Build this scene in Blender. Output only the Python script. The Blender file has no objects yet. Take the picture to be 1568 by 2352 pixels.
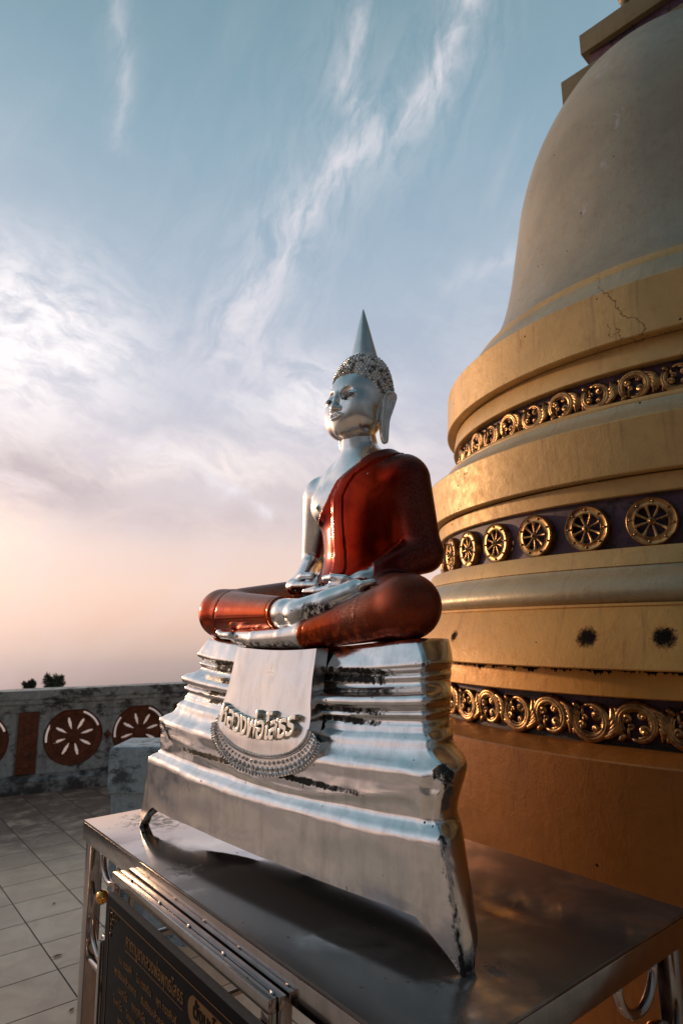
import bpy, bmesh, math, random
import numpy as np
from mathutils import Vector, Matrix, noise as mnoise
random.seed(7)
rad = math.radians
scene = bpy.context.scene
COL = scene.collection

# ------------------------------------------------------------------ camera
cam_d = bpy.data.cameras.new("camera")
cam = bpy.data.objects.new("camera", cam_d)
COL.objects.link(cam)
PIT, ROL = rad(10.42447), rad(-0.6019)
cp, sp, cr, sr = math.cos(PIT), math.sin(PIT), math.cos(ROL), math.sin(ROL)
F = Vector((0, cp, sp)); U0 = Vector((0, -sp, cp)); R0 = Vector((1, 0, 0))
Rv = R0 * cr + U0 * sr; Uv = U0 * cr - R0 * sr
cam.matrix_world = Matrix(((Rv.x, Uv.x, -F.x, 0), (Rv.y, Uv.y, -F.y, 0), (Rv.z, Uv.z, -F.z, 1.5), (0, 0, 0, 1)))
cam_d.sensor_fit = 'VERTICAL'; cam_d.sensor_height = 36.0
cam_d.lens = 36 * 1455.535 / 2352
cam_d.clip_start = 0.05; cam_d.clip_end = 200000
cam_d.dof.use_dof = True; cam_d.dof.focus_distance = 1.5; cam_d.dof.aperture_fstop = 5.6
scene.camera = cam
scene.view_settings.view_transform = 'Standard'
scene.view_settings.look = 'None'
scene.view_settings.exposure = 0.0
scene.view_settings.gamma = 1.0
scene.cycles.use_denoising = True
scene.cycles.max_bounces = 8
scene.cycles.glossy_bounces = 6
scene.cycles.sample_clamp_indirect = 6

# ------------------------------------------------------------------ node helper
class NT:
    def __init__(s, nt): s.t = nt; s.N = nt.nodes; s.L = nt.links
    def put(s, sock, v):
        if v is None: return
        if hasattr(v, 'is_output') or isinstance(v, bpy.types.NodeSocket): s.L.new(v, sock)
        else:
            try: sock.default_value = v
            except Exception: sock.default_value = tuple(v) + (1,)
    def m(s, op, a, b=None, c=None, clamp=False):
        n = s.N.new('ShaderNodeMath'); n.operation = op; n.use_clamp = clamp
        s.put(n.inputs[0], a); s.put(n.inputs[1], b)
        if c is not None: s.put(n.inputs[2], c)
        return n.outputs[0]
    def v(s, op, a, b=None, sc=None):
        n = s.N.new('ShaderNodeVectorMath'); n.operation = op
        s.put(n.inputs[0], a); s.put(n.inputs[1], b)
        if sc is not None: s.put(n.inputs['Scale'], sc)
        return n.outputs['Value'] if op in ('LENGTH', 'DOT_PRODUCT', 'DISTANCE') else n.outputs[0]
    def mix(s, f, a, b, mode='MIX'):
        n = s.N.new('ShaderNodeMix'); n.data_type = 'RGBA'; n.blend_type = mode
        s.put(n.inputs[0], f); s.put(n.inputs[6], a if not isinstance(a, tuple) or len(a) == 4 else a + (1,))
        s.put(n.inputs[7], b if not isinstance(b, tuple) or len(b) == 4 else b + (1,))
        return n.outputs[2]
    def noise(s, vec, scale=5, detail=4, rough=.5, dist=0, color=False):
        n = s.N.new('ShaderNodeTexNoise'); s.put(n.inputs['Vector'], vec); n.inputs['Scale'].default_value = scale
        n.inputs['Detail'].default_value = detail; n.inputs['Roughness'].default_value = rough; n.inputs['Distortion'].default_value = dist
        return n.outputs[1 if color else 0]
    def rng(s, x, a, b, c=0., d=1., smooth=True):
        n = s.N.new('ShaderNodeMapRange'); n.interpolation_type = 'SMOOTHSTEP' if smooth else 'LINEAR'
        s.put(n.inputs[0], x); s.put(n.inputs[1], a); s.put(n.inputs[2], b); s.put(n.inputs[3], c); s.put(n.inputs[4], d)
        return n.outputs[0]
    def ramp(s, f, stops):
        n = s.N.new('ShaderNodeValToRGB'); e = n.color_ramp.elements
        while len(e) < len(stops): e.new(.5)
        for k, (p, c) in zip(e, stops): k.position = p; k.color = tuple(c) + (1,)
        s.put(n.inputs[0], f); return n.outputs[0]
    def xyz(s, vec):
        n = s.N.new('ShaderNodeSeparateXYZ'); s.put(n.inputs[0], vec); return n.outputs
    def comb(s, x, y, z=0.):
        n = s.N.new('ShaderNodeCombineXYZ'); s.put(n.inputs[0], x); s.put(n.inputs[1], y); s.put(n.inputs[2], z); return n.outputs[0]
    def rs(s, vec, ang, sx, sy):   # turn by -ang degrees, then stretch
        return s.mapv(s.mapv(vec, rot=(0, 0, rad(-ang))), (sx, sy, 1))
    def coord(s, which='Object'):
        return s.N.new('ShaderNodeTexCoord').outputs[which]
    def mapv(s, vec, scale=(1, 1, 1), loc=(0, 0, 0), rot=(0, 0, 0)):
        n = s.N.new('ShaderNodeMapping'); s.put(n.inputs[0], vec); n.inputs['Scale'].default_value = scale
        n.inputs['Location'].default_value = loc; n.inputs['Rotation'].default_value = rot; return n.outputs[0]

# ------------------------------------------------------------------ sky and sun
SUN_AZ, SUN_EL = -50.0, 9.0      # degrees left of +Y, above the horizon
world = bpy.data.worlds.new("World"); scene.world = world; world.use_nodes = True
wt = world.node_tree; wt.nodes.clear(); W = NT(wt)
sky = wt.nodes.new('ShaderNodeTexSky'); sky.sky_type = 'NISHITA'; sky.sun_disc = False
sky.sun_elevation = rad(SUN_EL); sky.sun_rotation = rad(SUN_AZ)
sky.altitude = 300; sky.air_density = 1.6; sky.dust_density = 2.0; sky.ozone_density = 2.0
dirv = W.coord('Generated')
dx, dy, dz = W.xyz(dirv)
az = W.m('MULTIPLY', W.m('ARCTAN2', dx, dy), 57.29578)
el = W.m('MULTIPLY', W.m('ARCSINE', dz), 57.29578)
# warped coordinates for the wisps
P = W.comb(az, el)
w1 = W.noise(P, .22, 6, .55, 0, True)
w2 = W.noise(P, .045, 3, .5, 0, True)
Pw = W.v('ADD', P, W.v('MULTIPLY', W.v('SUBTRACT', w1, (.5, .5, .5)), (2.6, 2.6, 0)))
Pw = W.v('ADD', Pw, W.v('MULTIPLY', W.v('SUBTRACT', w2, (.5, .5, .5)), (5, 5, 0)))
elr = W.rng(el, -6, 90, 0, 1, False)
def st(e): return (e + 6) / 96
base_front = W.ramp(elr, [(st(-6), (.34, .275, .265)), (st(-2.8), (.56, .43, .40)), (st(-1.4), (.74, .54, .46)), (st(.8), (.92, .63, .52)), (st(3.5), (1.0, .72, .61)),
    (st(7), (.93, .73, .68)), (st(12), (.76, .67, .72)), (st(20), (.58, .61, .73)), (st(30), (.43, .54, .67)),
    (st(40), (.31, .46, .57)), (st(50), (.215, .36, .44)), (st(90), (.17, .28, .34))])
base_back = W.ramp(elr, [(st(-6), (.04, .035, .04)), (st(0), (.06, .055, .06)), (st(5), (.085, .08, .085)), (st(12), (.09, .095, .11)),
    (st(25), (.07, .09, .11)), (st(45), (.07, .11, .14)), (st(90), (.05, .09, .12))])
sund = (math.sin(rad(SUN_AZ)) * math.cos(rad(SUN_EL)), math.cos(rad(SUN_AZ)) * math.cos(rad(SUN_EL)), math.sin(rad(SUN_EL)))
cosun = W.v('DOT_PRODUCT', dirv, sund)
front = W.rng(W.v('DOT_PRODUCT', dirv, (-.5, .866, .42)), -.02, .48)
skyc = W.mix(front, base_back, base_front)
nish = W.v('MULTIPLY', sky.outputs[0], (.055, .055, .05))
skyc = W.mix(.12, skyc, nish)
# glow round the low sun
g1 = W.m('POWER', W.m('MAXIMUM', cosun, 0), 14)
g2 = W.m('POWER', W.m('MAXIMUM', cosun, 0), 90)
skyc = W.mix(1, skyc, W.v('SCALE', (1.0, .68, .56), sc=W.m('MULTIPLY', g1, .50)), 'ADD')
skyc = W.mix(1, skyc, W.v('SCALE', (1.0, .60, .28), sc=W.m('MULTIPLY', g2, 3.0)), 'ADD')
# wisps: (az, el, half width) chains, strength
def seg(p, q):
    ax, ay, aw = p; bx, by, bw = q
    ba = (bx - ax, by - ay, 0); l2 = ba[0] ** 2 + ba[1] ** 2
    pa = W.v('SUBTRACT', Pw, (ax, ay, 0))
    h = W.m('DIVIDE', W.v('DOT_PRODUCT', pa, ba), l2, clamp=True)
    d = W.v('LENGTH', W.v('SUBTRACT', pa, W.v('SCALE', ba, sc=h)))
    wd = W.m('MULTIPLY_ADD', h, bw - aw, aw)
    q = W.m('DIVIDE', d, wd)
    return W.m('DIVIDE', 1.0, W.m('ADD', 1.0, W.m('POWER', q, 1.8)))
def chain(pts, k):
    r = None
    for a, b in zip(pts, pts[1:]):
        s_ = seg(a, b); r = s_ if r is None else W.m('MAXIMUM', r, s_)
    return W.m('MULTIPLY', r, k)
wis = [chain([(14.5, 50, 1.5), (11.9, 45.9, 1.3), (8.4, 43.1, 1.5), (3.3, 40.2, 1.6), (-.3, 38.5, 1.7), (-3.8, 36, 1.9), (-5.9, 32.9, 2.1), (-8, 29.1, 2.8), (-10, 24, 3.4)], .75),
       chain([(2.2, 47.6, 1.0), (.8, 45.1, 1.5), (2.6, 42.3, 1.2), (.2, 39, 1.3)], .55),
       chain([(-22.2, 48, .5), (-21.5, 42.3, .6), (-21.8, 38.8, .6)], .38),
       chain([(-12.4, 23.4, .8), (-11.5, 20.9, 1.2), (-13, 17.8, .8)], .5),
       chain([(17.5, 31.5, .9), (10.7, 29.8, .8)], .32),
       chain([(-19, 16.3, .5), (-14.1, 14.6, .9), (-6.8, 10.6, .6)], .95),
       chain([(-30, 18.2, 1.0), (-19, 16.6, .9)], .5),
       chain([(-24, 9.6, .8), (-10, 8.2, .7)], .2)]
wmask = wis[0]
for x_ in wis[1:]: wmask = W.m('MAXIMUM', wmask, x_)
fib = W.noise(W.rs(Pw, 62, .16, .38), 1.0, 9, .66, .5)
wmask = W.m('MULTIPLY', wmask, W.rng(fib, .30, .68))
veil = W.m('MULTIPLY', W.rng(W.noise(W.rs(P, 55, .03, .09), 1, 5, .6, 1.0), .45, .75), W.rng(el, 60, 25))
wmask = W.m('MAXIMUM', wmask, W.m('MULTIPLY', veil, .22))
# banks of cloud lower down
def blob(a0, e0, ra, re, k):
    q = W.v('DIVIDE', W.v('SUBTRACT', Pw, (a0, e0, 0)), (ra, re, 1))
    return W.m('MULTIPLY', W.m('POWER', 2.718, W.m('MULTIPLY', W.m('POWER', W.v('LENGTH', W.v('MULTIPLY', q, (1, 1, 0))), 2), -1.0)), k)
bl = [blob(-30, 22.0, 10, 6.0, 1.7), blob(-44, 20, 14, 8, 1.0), blob(-3, 20, 8, 3.6, .8), blob(-14, 14.5, 12, 2.2, .9), blob(4, 15, 8, 4, .55), blob(-70, 25, 30, 12, .6), blob(-130, 30, 50, 16, .7), blob(40, 22, 25, 10, .5), blob(150, 25, 45, 14, .5)]
bm_ = bl[0]
for x_ in bl[1:]: bm_ = W.m('MAXIMUM', bm_, x_)
cn = W.noise(W.rs(Pw, -14, .085, .22), 1.0, 10, .66, .4)
bank = W.m('MULTIPLY', bm_, W.rng(cn, .33, .55))
cn2 = W.noise(W.rs(Pw, -20, .22, .55), 1.0, 8, .68, .3); bank = W.m('MULTIPLY', bank, W.rng(cn2, .34, .60, .45, 1.0))
# grey lilac undersides
sh = W.m('MULTIPLY', W.m('MAXIMUM', blob(-27, 13.0, 13, 2.8, 1.2), W.m('MAXIMUM', blob(-12, 9.8, 12, 1.6, .6), blob(-4, 12.5, 9, 2.2, .55))), W.rng(cn, .30, .60))
skyc = W.mix(W.m('MULTIPLY', sh, .80), skyc, (.52, .44, .47))
lit = W.mix(W.rng(el, 5, 24), (1.10, .90, .80), (1.08, 1.02, 1.03))
dimk = W.m('MULTIPLY_ADD', front, .6, .4)
lit = W.v('SCALE', lit, sc=dimk)
skyc = W.mix(W.m('MULTIPLY', W.m('MINIMUM', bank, 1.0), .92), skyc, lit)
skyc = W.mix(W.m('MULTIPLY', blob(-34, 8.3, 7, 2.2, .9), W.rng(cn2, .25, .55)), skyc, (1.25, .98, .78))
skyc = W.mix(wmask, skyc, W.v('SCALE', (.90, .84, .88), sc=dimk))
bg = wt.nodes.new('ShaderNodeBackground'); W.put(bg.inputs[0], skyc); bg.inputs[1].default_value = 1.0
wo = wt.nodes.new('ShaderNodeOutputWorld'); wt.links.new(bg.outputs[0], wo.inputs[0])
world.cycles.sampling_method = 'MANUAL'; world.cycles.sample_map_resolution = 512

sl = bpy.data.lights.new("sun", 'SUN'); sl.energy = 2.6; sl.angle = rad(3.0); sl.color = (1.0, .62, .36)
so = bpy.data.objects.new("sun", sl); COL.objects.link(so)
so.rotation_euler = Vector(sund).to_track_quat('Z', 'Y').to_euler(); so.location = (-6, 3, 5)

# ------------------------------------------------------------------ object helpers
def tag(o, label=None, cat=None, group=None, kind=None):
    if label: o['label'] = label
    if cat: o['category'] = cat
    if group: o['group'] = group
    if kind: o['kind'] = kind
    return o
def empty(name, loc=(0, 0, 0), rz=0., label=None, cat=None, group=None):
    o = bpy.data.objects.new(name, None); COL.objects.link(o); o.location = loc; o.rotation_euler = (0, 0, rz); o.empty_display_size = .1
    return tag(o, label, cat, group)
def mesh_obj(name, verts, faces, mat, parent=None, smooth=False, auto=None):
    me = bpy.data.meshes.new(name)
    if isinstance(verts, np.ndarray): verts = verts.tolist()
    if isinstance(faces, np.ndarray): faces = faces.tolist()
    me.from_pydata(verts, [], faces); me.update()
    o = bpy.data.objects.new(name, me); COL.objects.link(o)
    if mat: me.materials.append(mat)
    if parent: o.parent = parent
    if smooth: me.shade_smooth()
    if auto is not None:
        me.shade_smooth()
        me.set_sharp_from_angle(angle=rad(auto))
    return o
class MB:
    """collects shapes into one mesh"""
    def __init__(s): s.v = []; s.f = []
    def add(s, v, f):
        k = len(s.v); s.v += [tuple(p) for p in v]; s.f += [tuple(i + k for i in q) for q in f]
    def box(s, a, b, M=None, bev=0.):
        x0, y0, z0 = a; x1, y1, z1 = b
        if bev <= 0:
            v = [(x0, y0, z0), (x1, y0, z0), (x1, y1, z0), (x0, y1, z0), (x0, y0, z1), (x1, y0, z1), (x1, y1, z1), (x0, y1, z1)]
            f = [(0, 3, 2, 1), (4, 5, 6, 7), (0, 1, 5, 4), (1, 2, 6, 5), (2, 3, 7, 6), (3, 0, 4, 7)]
        else:
            bm = bmesh.new(); bmesh.ops.create_cube(bm, size=1)
            for p in bm.verts: p.co = Vector(((x0 + x1) / 2 + p.co.x * (x1 - x0), (y0 + y1) / 2 + p.co.y * (y1 - y0), (z0 + z1) / 2 + p.co.z * (z1 - z0)))
            bmesh.ops.bevel(bm, geom=bm.edges[:] + bm.verts[:], offset=bev, segments=2, profile=.6, affect='EDGES')
            bm.verts.ensure_lookup_table(); v = [p.co.copy() for p in bm.verts]; f = [[q.index for q in fa.verts] for fa in bm.faces]; bm.free()
        if M is not None: v = [M @ Vector(p) for p in v]
        s.add(v, f)
    def tube(s, pts, r, n=10, cap=True, closed=False):
        pts = [Vector(p) for p in pts]; rs = r if hasattr(r, '__len__') else [r] * len(pts)
        v = []; f = []; up = None; m = len(pts)
        for i, p in enumerate(pts):
            a = pts[(i - 1) % m] if closed or i else pts[0]; b = pts[(i + 1) % m] if closed or i < m - 1 else pts[-1]
            t = (b - a).normalized()
            if up is None: up = t.orthogonal().normalized()
            up = (up - t * up.dot(t)).normalized(); w = t.cross(up)
            for k in range(n):
                c = 2 * math.pi * k / n; v.append(p + (up * math.cos(c) + w * math.sin(c)) * rs[i])
        for i in range(m if closed else m - 1):
            j = (i + 1) % m
            for k in range(n): f.append((i * n + k, i * n + (k + 1) % n, j * n + (k + 1) % n, j * n + k))
        if cap and not closed: f.append(tuple(range(n))[::-1]); f.append(tuple((m - 1) * n + k for k in range(n)))
        s.add(v, f)
    def sphere(s, c, r, nu=12, nv=8, sc=(1, 1, 1)):
        v = [(c[0], c[1], c[2] + r * sc[2])]; f = []
        for i in range(1, nv):
            t = math.pi * i / nv
            for k in range(nu):
                a = 2 * math.pi * k / nu; v.append((c[0] + r * sc[0] * math.sin(t) * math.cos(a), c[1] + r * sc[1] * math.sin(t) * math.sin(a), c[2] + r * sc[2] * math.cos(t)))
        v.append((c[0], c[1], c[2] - r * sc[2])); L = len(v) - 1
        for k in range(nu): f.append((0, 1 + k, 1 + (k + 1) % nu)); f.append((L, 1 + (nv - 2) * nu + (k + 1) % nu, 1 + (nv - 2) * nu + k))
        for i in range(nv - 2):
            for k in range(nu): f.append((1 + i * nu + k, 1 + (i + 1) * nu + k, 1 + (i + 1) * nu + (k + 1) % nu, 1 + i * nu + (k + 1) % nu))
        s.add(v, f)
    def lathe(s, prof, n=96, a0=0., a1=2 * math.pi):
        full = abs(a1 - a0 - 2 * math.pi) < 1e-6; m = n if full else n + 1
        v = []; f = []
        for (r, z) in prof:
            for k in range(m):
                a = a0 + (a1 - a0) * k / n; v.append((r * math.cos(a), r * math.sin(a), z))
        for i in range(len(prof) - 1):
            for k in range(n): f.append((i * m + k, i * m + (k + 1) % m, (i + 1) * m + (k + 1) % m, (i + 1) * m + k))
        s.add(v, f)
    def make(s, name, mat, parent=None, smooth=False, auto=None): return mesh_obj(name, s.v, s.f, mat, parent, smooth, auto)

# ------------------------------------------------------------------ materials
def new_mat(name):
    m = bpy.data.materials.new(name); m.use_nodes = True; t = NT(m.node_tree); b = m.node_tree.nodes['Principled BSDF']; return m, t, b
def bump(t, b, h, dist=.001, st_=1.0, n0=None):
    n = t.N.new('ShaderNodeBump'); n.inputs['Strength'].default_value = st_; n.inputs['Distance'].default_value = dist
    t.put(n.inputs['Height'], h)
    if n0 is not None: t.L.new(n0, n.inputs['Normal'])
    t.L.new(n.outputs[0], b.inputs['Normal']); return n.outputs[0]
def paint_mat(name, col, rough=.5, metal=0., var=.25, sc=6., bmp=.002, stain=(.03, .02, .02), stain_k=0., streak=None, spots=0., spec=.5, coat=0.):
    m, t, b = new_mat(name); o = t.coord()
    n1 = t.noise(o, sc, 6, .6, .4); n2 = t.noise(o, sc * 7, 4, .6)
    c = t.mix(t.rng(n1, .3, .7), tuple(x * (1 - var) for x in col), tuple(min(1, x * (1 + var * .6)) for x in col))
    c = t.mix(t.m('MULTIPLY', t.rng(n2, .45, .75), var * .5), c, tuple(x * .6 for x in col))
    if stain_k:
        s1 = t.m('MULTIPLY', t.rng(t.noise(o, sc * 1.7, 8, .7, .5), .60, .68), stain_k); c = t.mix(s1, c, stain)
    if spots:
        vo = t.N.new('ShaderNodeTexVoronoi'); t.put(vo.inputs['Vector'], o); vo.inputs['Scale'].default_value = spots
        sm = t.m('MULTIPLY', t.m('LESS_THAN', vo.outputs['Distance'], .09), t.m('GREATER_THAN', t.xyz(vo.outputs['Color'])[0], .62)); c = t.mix(sm, c, (.02, .012, .01))
    if streak:
        z0, z1, k = streak; x_, y_, z_ = t.xyz(o)
        a_ = t.m('ARCTAN2', y_, x_)
        sn = t.noise(t.comb(t.m('MULTIPLY', a_, 30), t.m('MULTIPLY', z_, 3)), 1.0, 5, .7)
        sm = t.m('MULTIPLY', t.m('MULTIPLY', t.rng(z_, z0, z1), t.rng(sn, .48, .62)), k); c = t.mix(sm, c, stain)
    t.put(b.inputs['Base Color'], c)
    t.put(b.inputs['Roughness'], t.rng(n2, .2, .8, rough * .8, min(1, rough * 1.25)))
    b.inputs['Metallic'].default_value = metal; b.inputs['Specular IOR Level'].default_value = spec; b.inputs['Coat Weight'].default_value = coat
    bump(t, b, t.m('ADD', t.m('MULTIPLY', n1, .6), t.m('MULTIPLY', n2, .5)), bmp)
    return m
def silver_mat(name, tint=(.80, .785, .765), rough=.13, bmp=.0016, dirt=None, wav=9., drips=0.):
    """polished stainless steel, slightly hand-beaten; dirt(t, obj coords) -> 0..1 mask of black soot"""
    m, t, b = new_mat(name); o = t.coord()
    n1 = t.noise(o, wav, 3, .5, .3); n2 = t.noise(o, 70, 4, .6); n3 = t.noise(o, 22, 5, .65, .5)
    c = t.mix(t.rng(n3, .35, .75), tint, tuple(x * .84 for x in tint)); c = t.mix(t.m('MULTIPLY', t.rng(t.noise(t.mapv(o, (34, 34, 5)), 1, 5, .65), .45, .72), .45), c, tuple(x * .58 for x in tint))
    r = t.m('MULTIPLY_ADD', t.rng(n3, .3, .75), .10, rough)
    vo = t.N.new('ShaderNodeTexVoronoi'); t.put(vo.inputs['Vector'], o); vo.inputs['Scale'].default_value = 26
    pits = t.m('MULTIPLY', t.m('LESS_THAN', vo.outputs['Distance'], .055), t.m('GREATER_THAN', t.xyz(vo.outputs['Color'])[0], .70))
    vd = t.N.new('ShaderNodeTexVoronoi'); t.put(vd.inputs['Vector'], t.mapv(o, (62, 62, 15))); vd.inputs['Scale'].default_value = 1
    dr = t.m('MULTIPLY', t.m('LESS_THAN', t.m('ADD', vd.outputs['Distance'], t.m('MULTIPLY', n2, .12)), .15), t.m('GREATER_THAN', t.xyz(vd.outputs['Color'])[1], .955 - drips * .2))
    k = t.m('MAXIMUM', pits, t.m('MULTIPLY', dr, 1.0 if drips else 0.))
    if dirt is not None: k = t.m('MAXIMUM', k, dirt(t, o))
    c = t.mix(k, c, (.018, .014, .010)); r = t.m('MULTIPLY_ADD', k, .6, r)
    t.put(b.inputs['Base Color'], c); t.put(b.inputs['Roughness'], r)
    t.put(b.inputs['Metallic'], t.m('SUBTRACT', 1.0, t.m('MULTIPLY', k, .9)))
    h = t.m('ADD', n1, t.m('MULTIPLY', n2, .035)); h = t.m('SUBTRACT', h, t.m('MULTIPLY', k, .1))
    bump(t, b, h, bmp)
    return m
def soot(zc, zw, thr=.5, xs=60., k=1., sig=None):
    """streaky soot in horizontal bands centred on heights zc"""
    def f(t, o):
        x_, y_, z_ = t.xyz(o)
        sn = t.noise(t.comb(t.m('MULTIPLY', x_, xs), t.m('MULTIPLY', z_, xs * .35), t.m('MULTIPLY', y_, xs)), 1.0, 6, .75)
        sn2 = t.noise(o, 6., 3, .5)
        r = None
        for c_, w_ in zip(zc, zw):
            d = t.m('ABSOLUTE', t.m('SUBTRACT', z_, c_)); q = t.rng(d, w_, w_ * .2)
            r = q if r is None else t.m('MAXIMUM', r, q)
        if sig: r = t.m('MULTIPLY', r, sig(t, o))
        return t.m('MULTIPLY', t.rng(t.m('ADD', t.m('ADD', sn, t.m('MULTIPLY', r, .42)), t.m('MULTIPLY', sn2, .3)), thr + .42, thr + .56), k)
    return f

M = {}
M['steel'] = silver_mat('polished_steel', rough=.11)
M['face'] = silver_mat('polished_steel_face', rough=.20, bmp=.0004, wav=14)
M['tube'] = silver_mat('steel_tube', (.45, .41, .395), rough=.10, bmp=.0003)
def dirt_hair(t, o): return t.m('MULTIPLY', t.rng(t.noise(o, 45, 5, .7), .50, .60), .85)
M['hair'] = silver_mat('sooty_steel_hair', rough=.2, bmp=.0004, dirt=dirt_hair)

# robe: red lacquer over steel, dulled by weather on the surfaces that face up
def robe_mat():
    m, t, b = new_mat('red_lacquer'); o = t.coord()
    n1 = t.noise(o, 9, 4, .55); n2 = t.noise(o, 260, 3, .6, 1.5); n3 = t.noise(o, 30, 5, .65)
    nz = t.xyz(t.N.new('ShaderNodeNewGeometry').outputs['Normal'])[2]
    x_, y_, z_ = t.xyz(o)
    worn = t.m('MULTIPLY', t.rng(t.m('ADD', nz, t.m('MULTIPLY', t.m('SUBTRACT', n1, .5), .7)), .30, .80), .85)
    arm = t.m('MULTIPLY', t.rng(t.m('ADD', x_, t.m('MULTIPLY', t.m('SUBTRACT', n1, .5), .12)), .15, .22), t.rng(z_, .48, .56))
    worn = t.m('MAXIMUM', worn, t.m('MULTIPLY', arm, .9))
    grain = t.rng(n2, .40, .62); leg = t.rng(z_, .66, .62)
    c = t.mix(t.rng(n1, .3, .7), (.15, .006, .003), (.30, .022, .006))
    c = t.mix(leg, c, t.mix(t.rng(n1, .3, .7), (.34, .030, .006), (.55, .085, .016)))
    c2 = t.mix(grain, (.022, .012, .010), (.12, .070, .058)); knee = t.rng(t.m('ADD', x_, t.m('MULTIPLY', n1, .1)), .36, .28)
    c2 = t.mix(t.m('MULTIPLY', leg, knee), c2, t.mix(grain, (.10, .055, .035), (.34, .22, .16)))
    c = t.mix(t.m('MULTIPLY', worn, t.m('MULTIPLY_ADD', grain, .4, .5)), c, c2)
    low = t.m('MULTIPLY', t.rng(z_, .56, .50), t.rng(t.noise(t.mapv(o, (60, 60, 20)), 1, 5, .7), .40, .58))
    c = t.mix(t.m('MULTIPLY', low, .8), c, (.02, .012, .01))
    chip = t.rng(t.noise(o, 55, 4, .6), .735, .745); c = t.mix(chip, c, (.55, .45, .38))
    t.put(b.inputs['Base Color'], c)
    b.inputs['Metallic'].default_value = 1.0
    r = t.m('MULTIPLY_ADD', worn, .30, t.m('MULTIPLY_ADD', n3, .08, .09)); r = t.m('MULTIPLY_ADD', low, .3, r)
    t.put(b.inputs['Roughness'], r)
    b.inputs['Coat Weight'].default_value = .0; b.inputs['Coat Roughness'].default_value = .12
    bump(t, b, t.m('ADD', t.m('MULTIPLY', n1, .8), t.m('MULTIPLY', t.m('MULTIPLY', n2, worn), .12)), .0009)
    return m
M['robe'] = robe_mat()

def sig_base(t, o):   # soot only on the two halves outside the hanging cloth, more to the middle of each ledge
    x_, y_, z_ = t.xyz(o); return t.rng(t.m('ABSOLUTE', t.m('SUBTRACT', x_, .0)), .42, .25)
_soot = soot([.440, .424, .366, .345, .224], [.014, .018, .012, .012, .012], .46, 70., 1., sig_base)
def dirt_ped(t, o):
    x_, y_, z_ = t.xyz(o)
    k = _soot(t, o)
    # blackened weld down the right front corner of the skirt
    a, b_ = (.497, .150, .196), (.538, .143, .0); ba = tuple(q - w for q, w in zip(b_, a)); l2 = sum(q * q for q in ba)
    pa = t.v('SUBTRACT', o, a); h = t.m('DIVIDE', t.v('DOT_PRODUCT', pa, ba), l2, clamp=True)
    d = t.v('LENGTH', t.v('SUBTRACT', pa, t.v('SCALE', ba, sc=h))); nn = t.noise(t.mapv(o, (80, 80, 45)), 1, 5, .8)
    w_ = t.m('MULTIPLY', t.rng(t.m('ADD', d, t.m('MULTIPLY', t.m('SUBTRACT', nn, .5), .030)), .0065, .002), 1.0)
    d2 = t.v('LENGTH', t.v('SUBTRACT', o, (.490, .175, .285))); w2 = t.rng(t.m('ADD', d2, t.m('MULTIPLY', t.m('SUBTRACT', nn, .5), .09)), .022, .014)
    foot = t.m('MULTIPLY', t.rng(z_, .035, .01), t.rng(nn, .44, .5))
    d3 = t.v('LENGTH', t.v('SUBTRACT', o, (.415, .220, .455))); w3 = t.rng(t.m('ADD', d3, t.m('MULTIPLY', t.m('SUBTRACT', nn, .5), .09)), .016, .010)
    return t.m('MAXIMUM', t.m('MAXIMUM', k, w_), t.m('MAXIMUM', t.m('MAXIMUM', w2, w3), foot))
M['pedestal'] = silver_mat('pedestal_steel', rough=.13, bmp=.0026, wav=8., dirt=dirt_ped, drips=.5)
def dirt_foot(t, o):
    x_, y_, z_ = t.xyz(o)
    a = t.rng(z_, .508, .490); b_ = t.rng(t.noise(t.mapv(o, (70, 70, 30)), 1, 6, .75), .42, .56)
    q = t.m('MULTIPLY', a, b_)
    s2 = t.m('MULTIPLY', t.m('MULTIPLY', t.rng(x_, .06, .12), t.rng(x_, .24, .17)), t.m('MULTIPLY', t.rng(z_, .592, .575), t.rng(y_, .26, .235)))
    return t.m('MAXIMUM', q, t.m('MULTIPLY', s2, t.rng(t.noise(t.mapv(o, (60, 60, 35)), 1, 6, .8), .44, .50)))
M['body'] = silver_mat('polished_steel_body', rough=.16, bmp=.0010, dirt=dirt_foot)
M['inner'] = paint_mat('inner_shade_steel', (.03, .028, .03), .5, .5, bmp=.0005)  # near-black colour paints in the shade under the hollow pedestal

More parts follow.
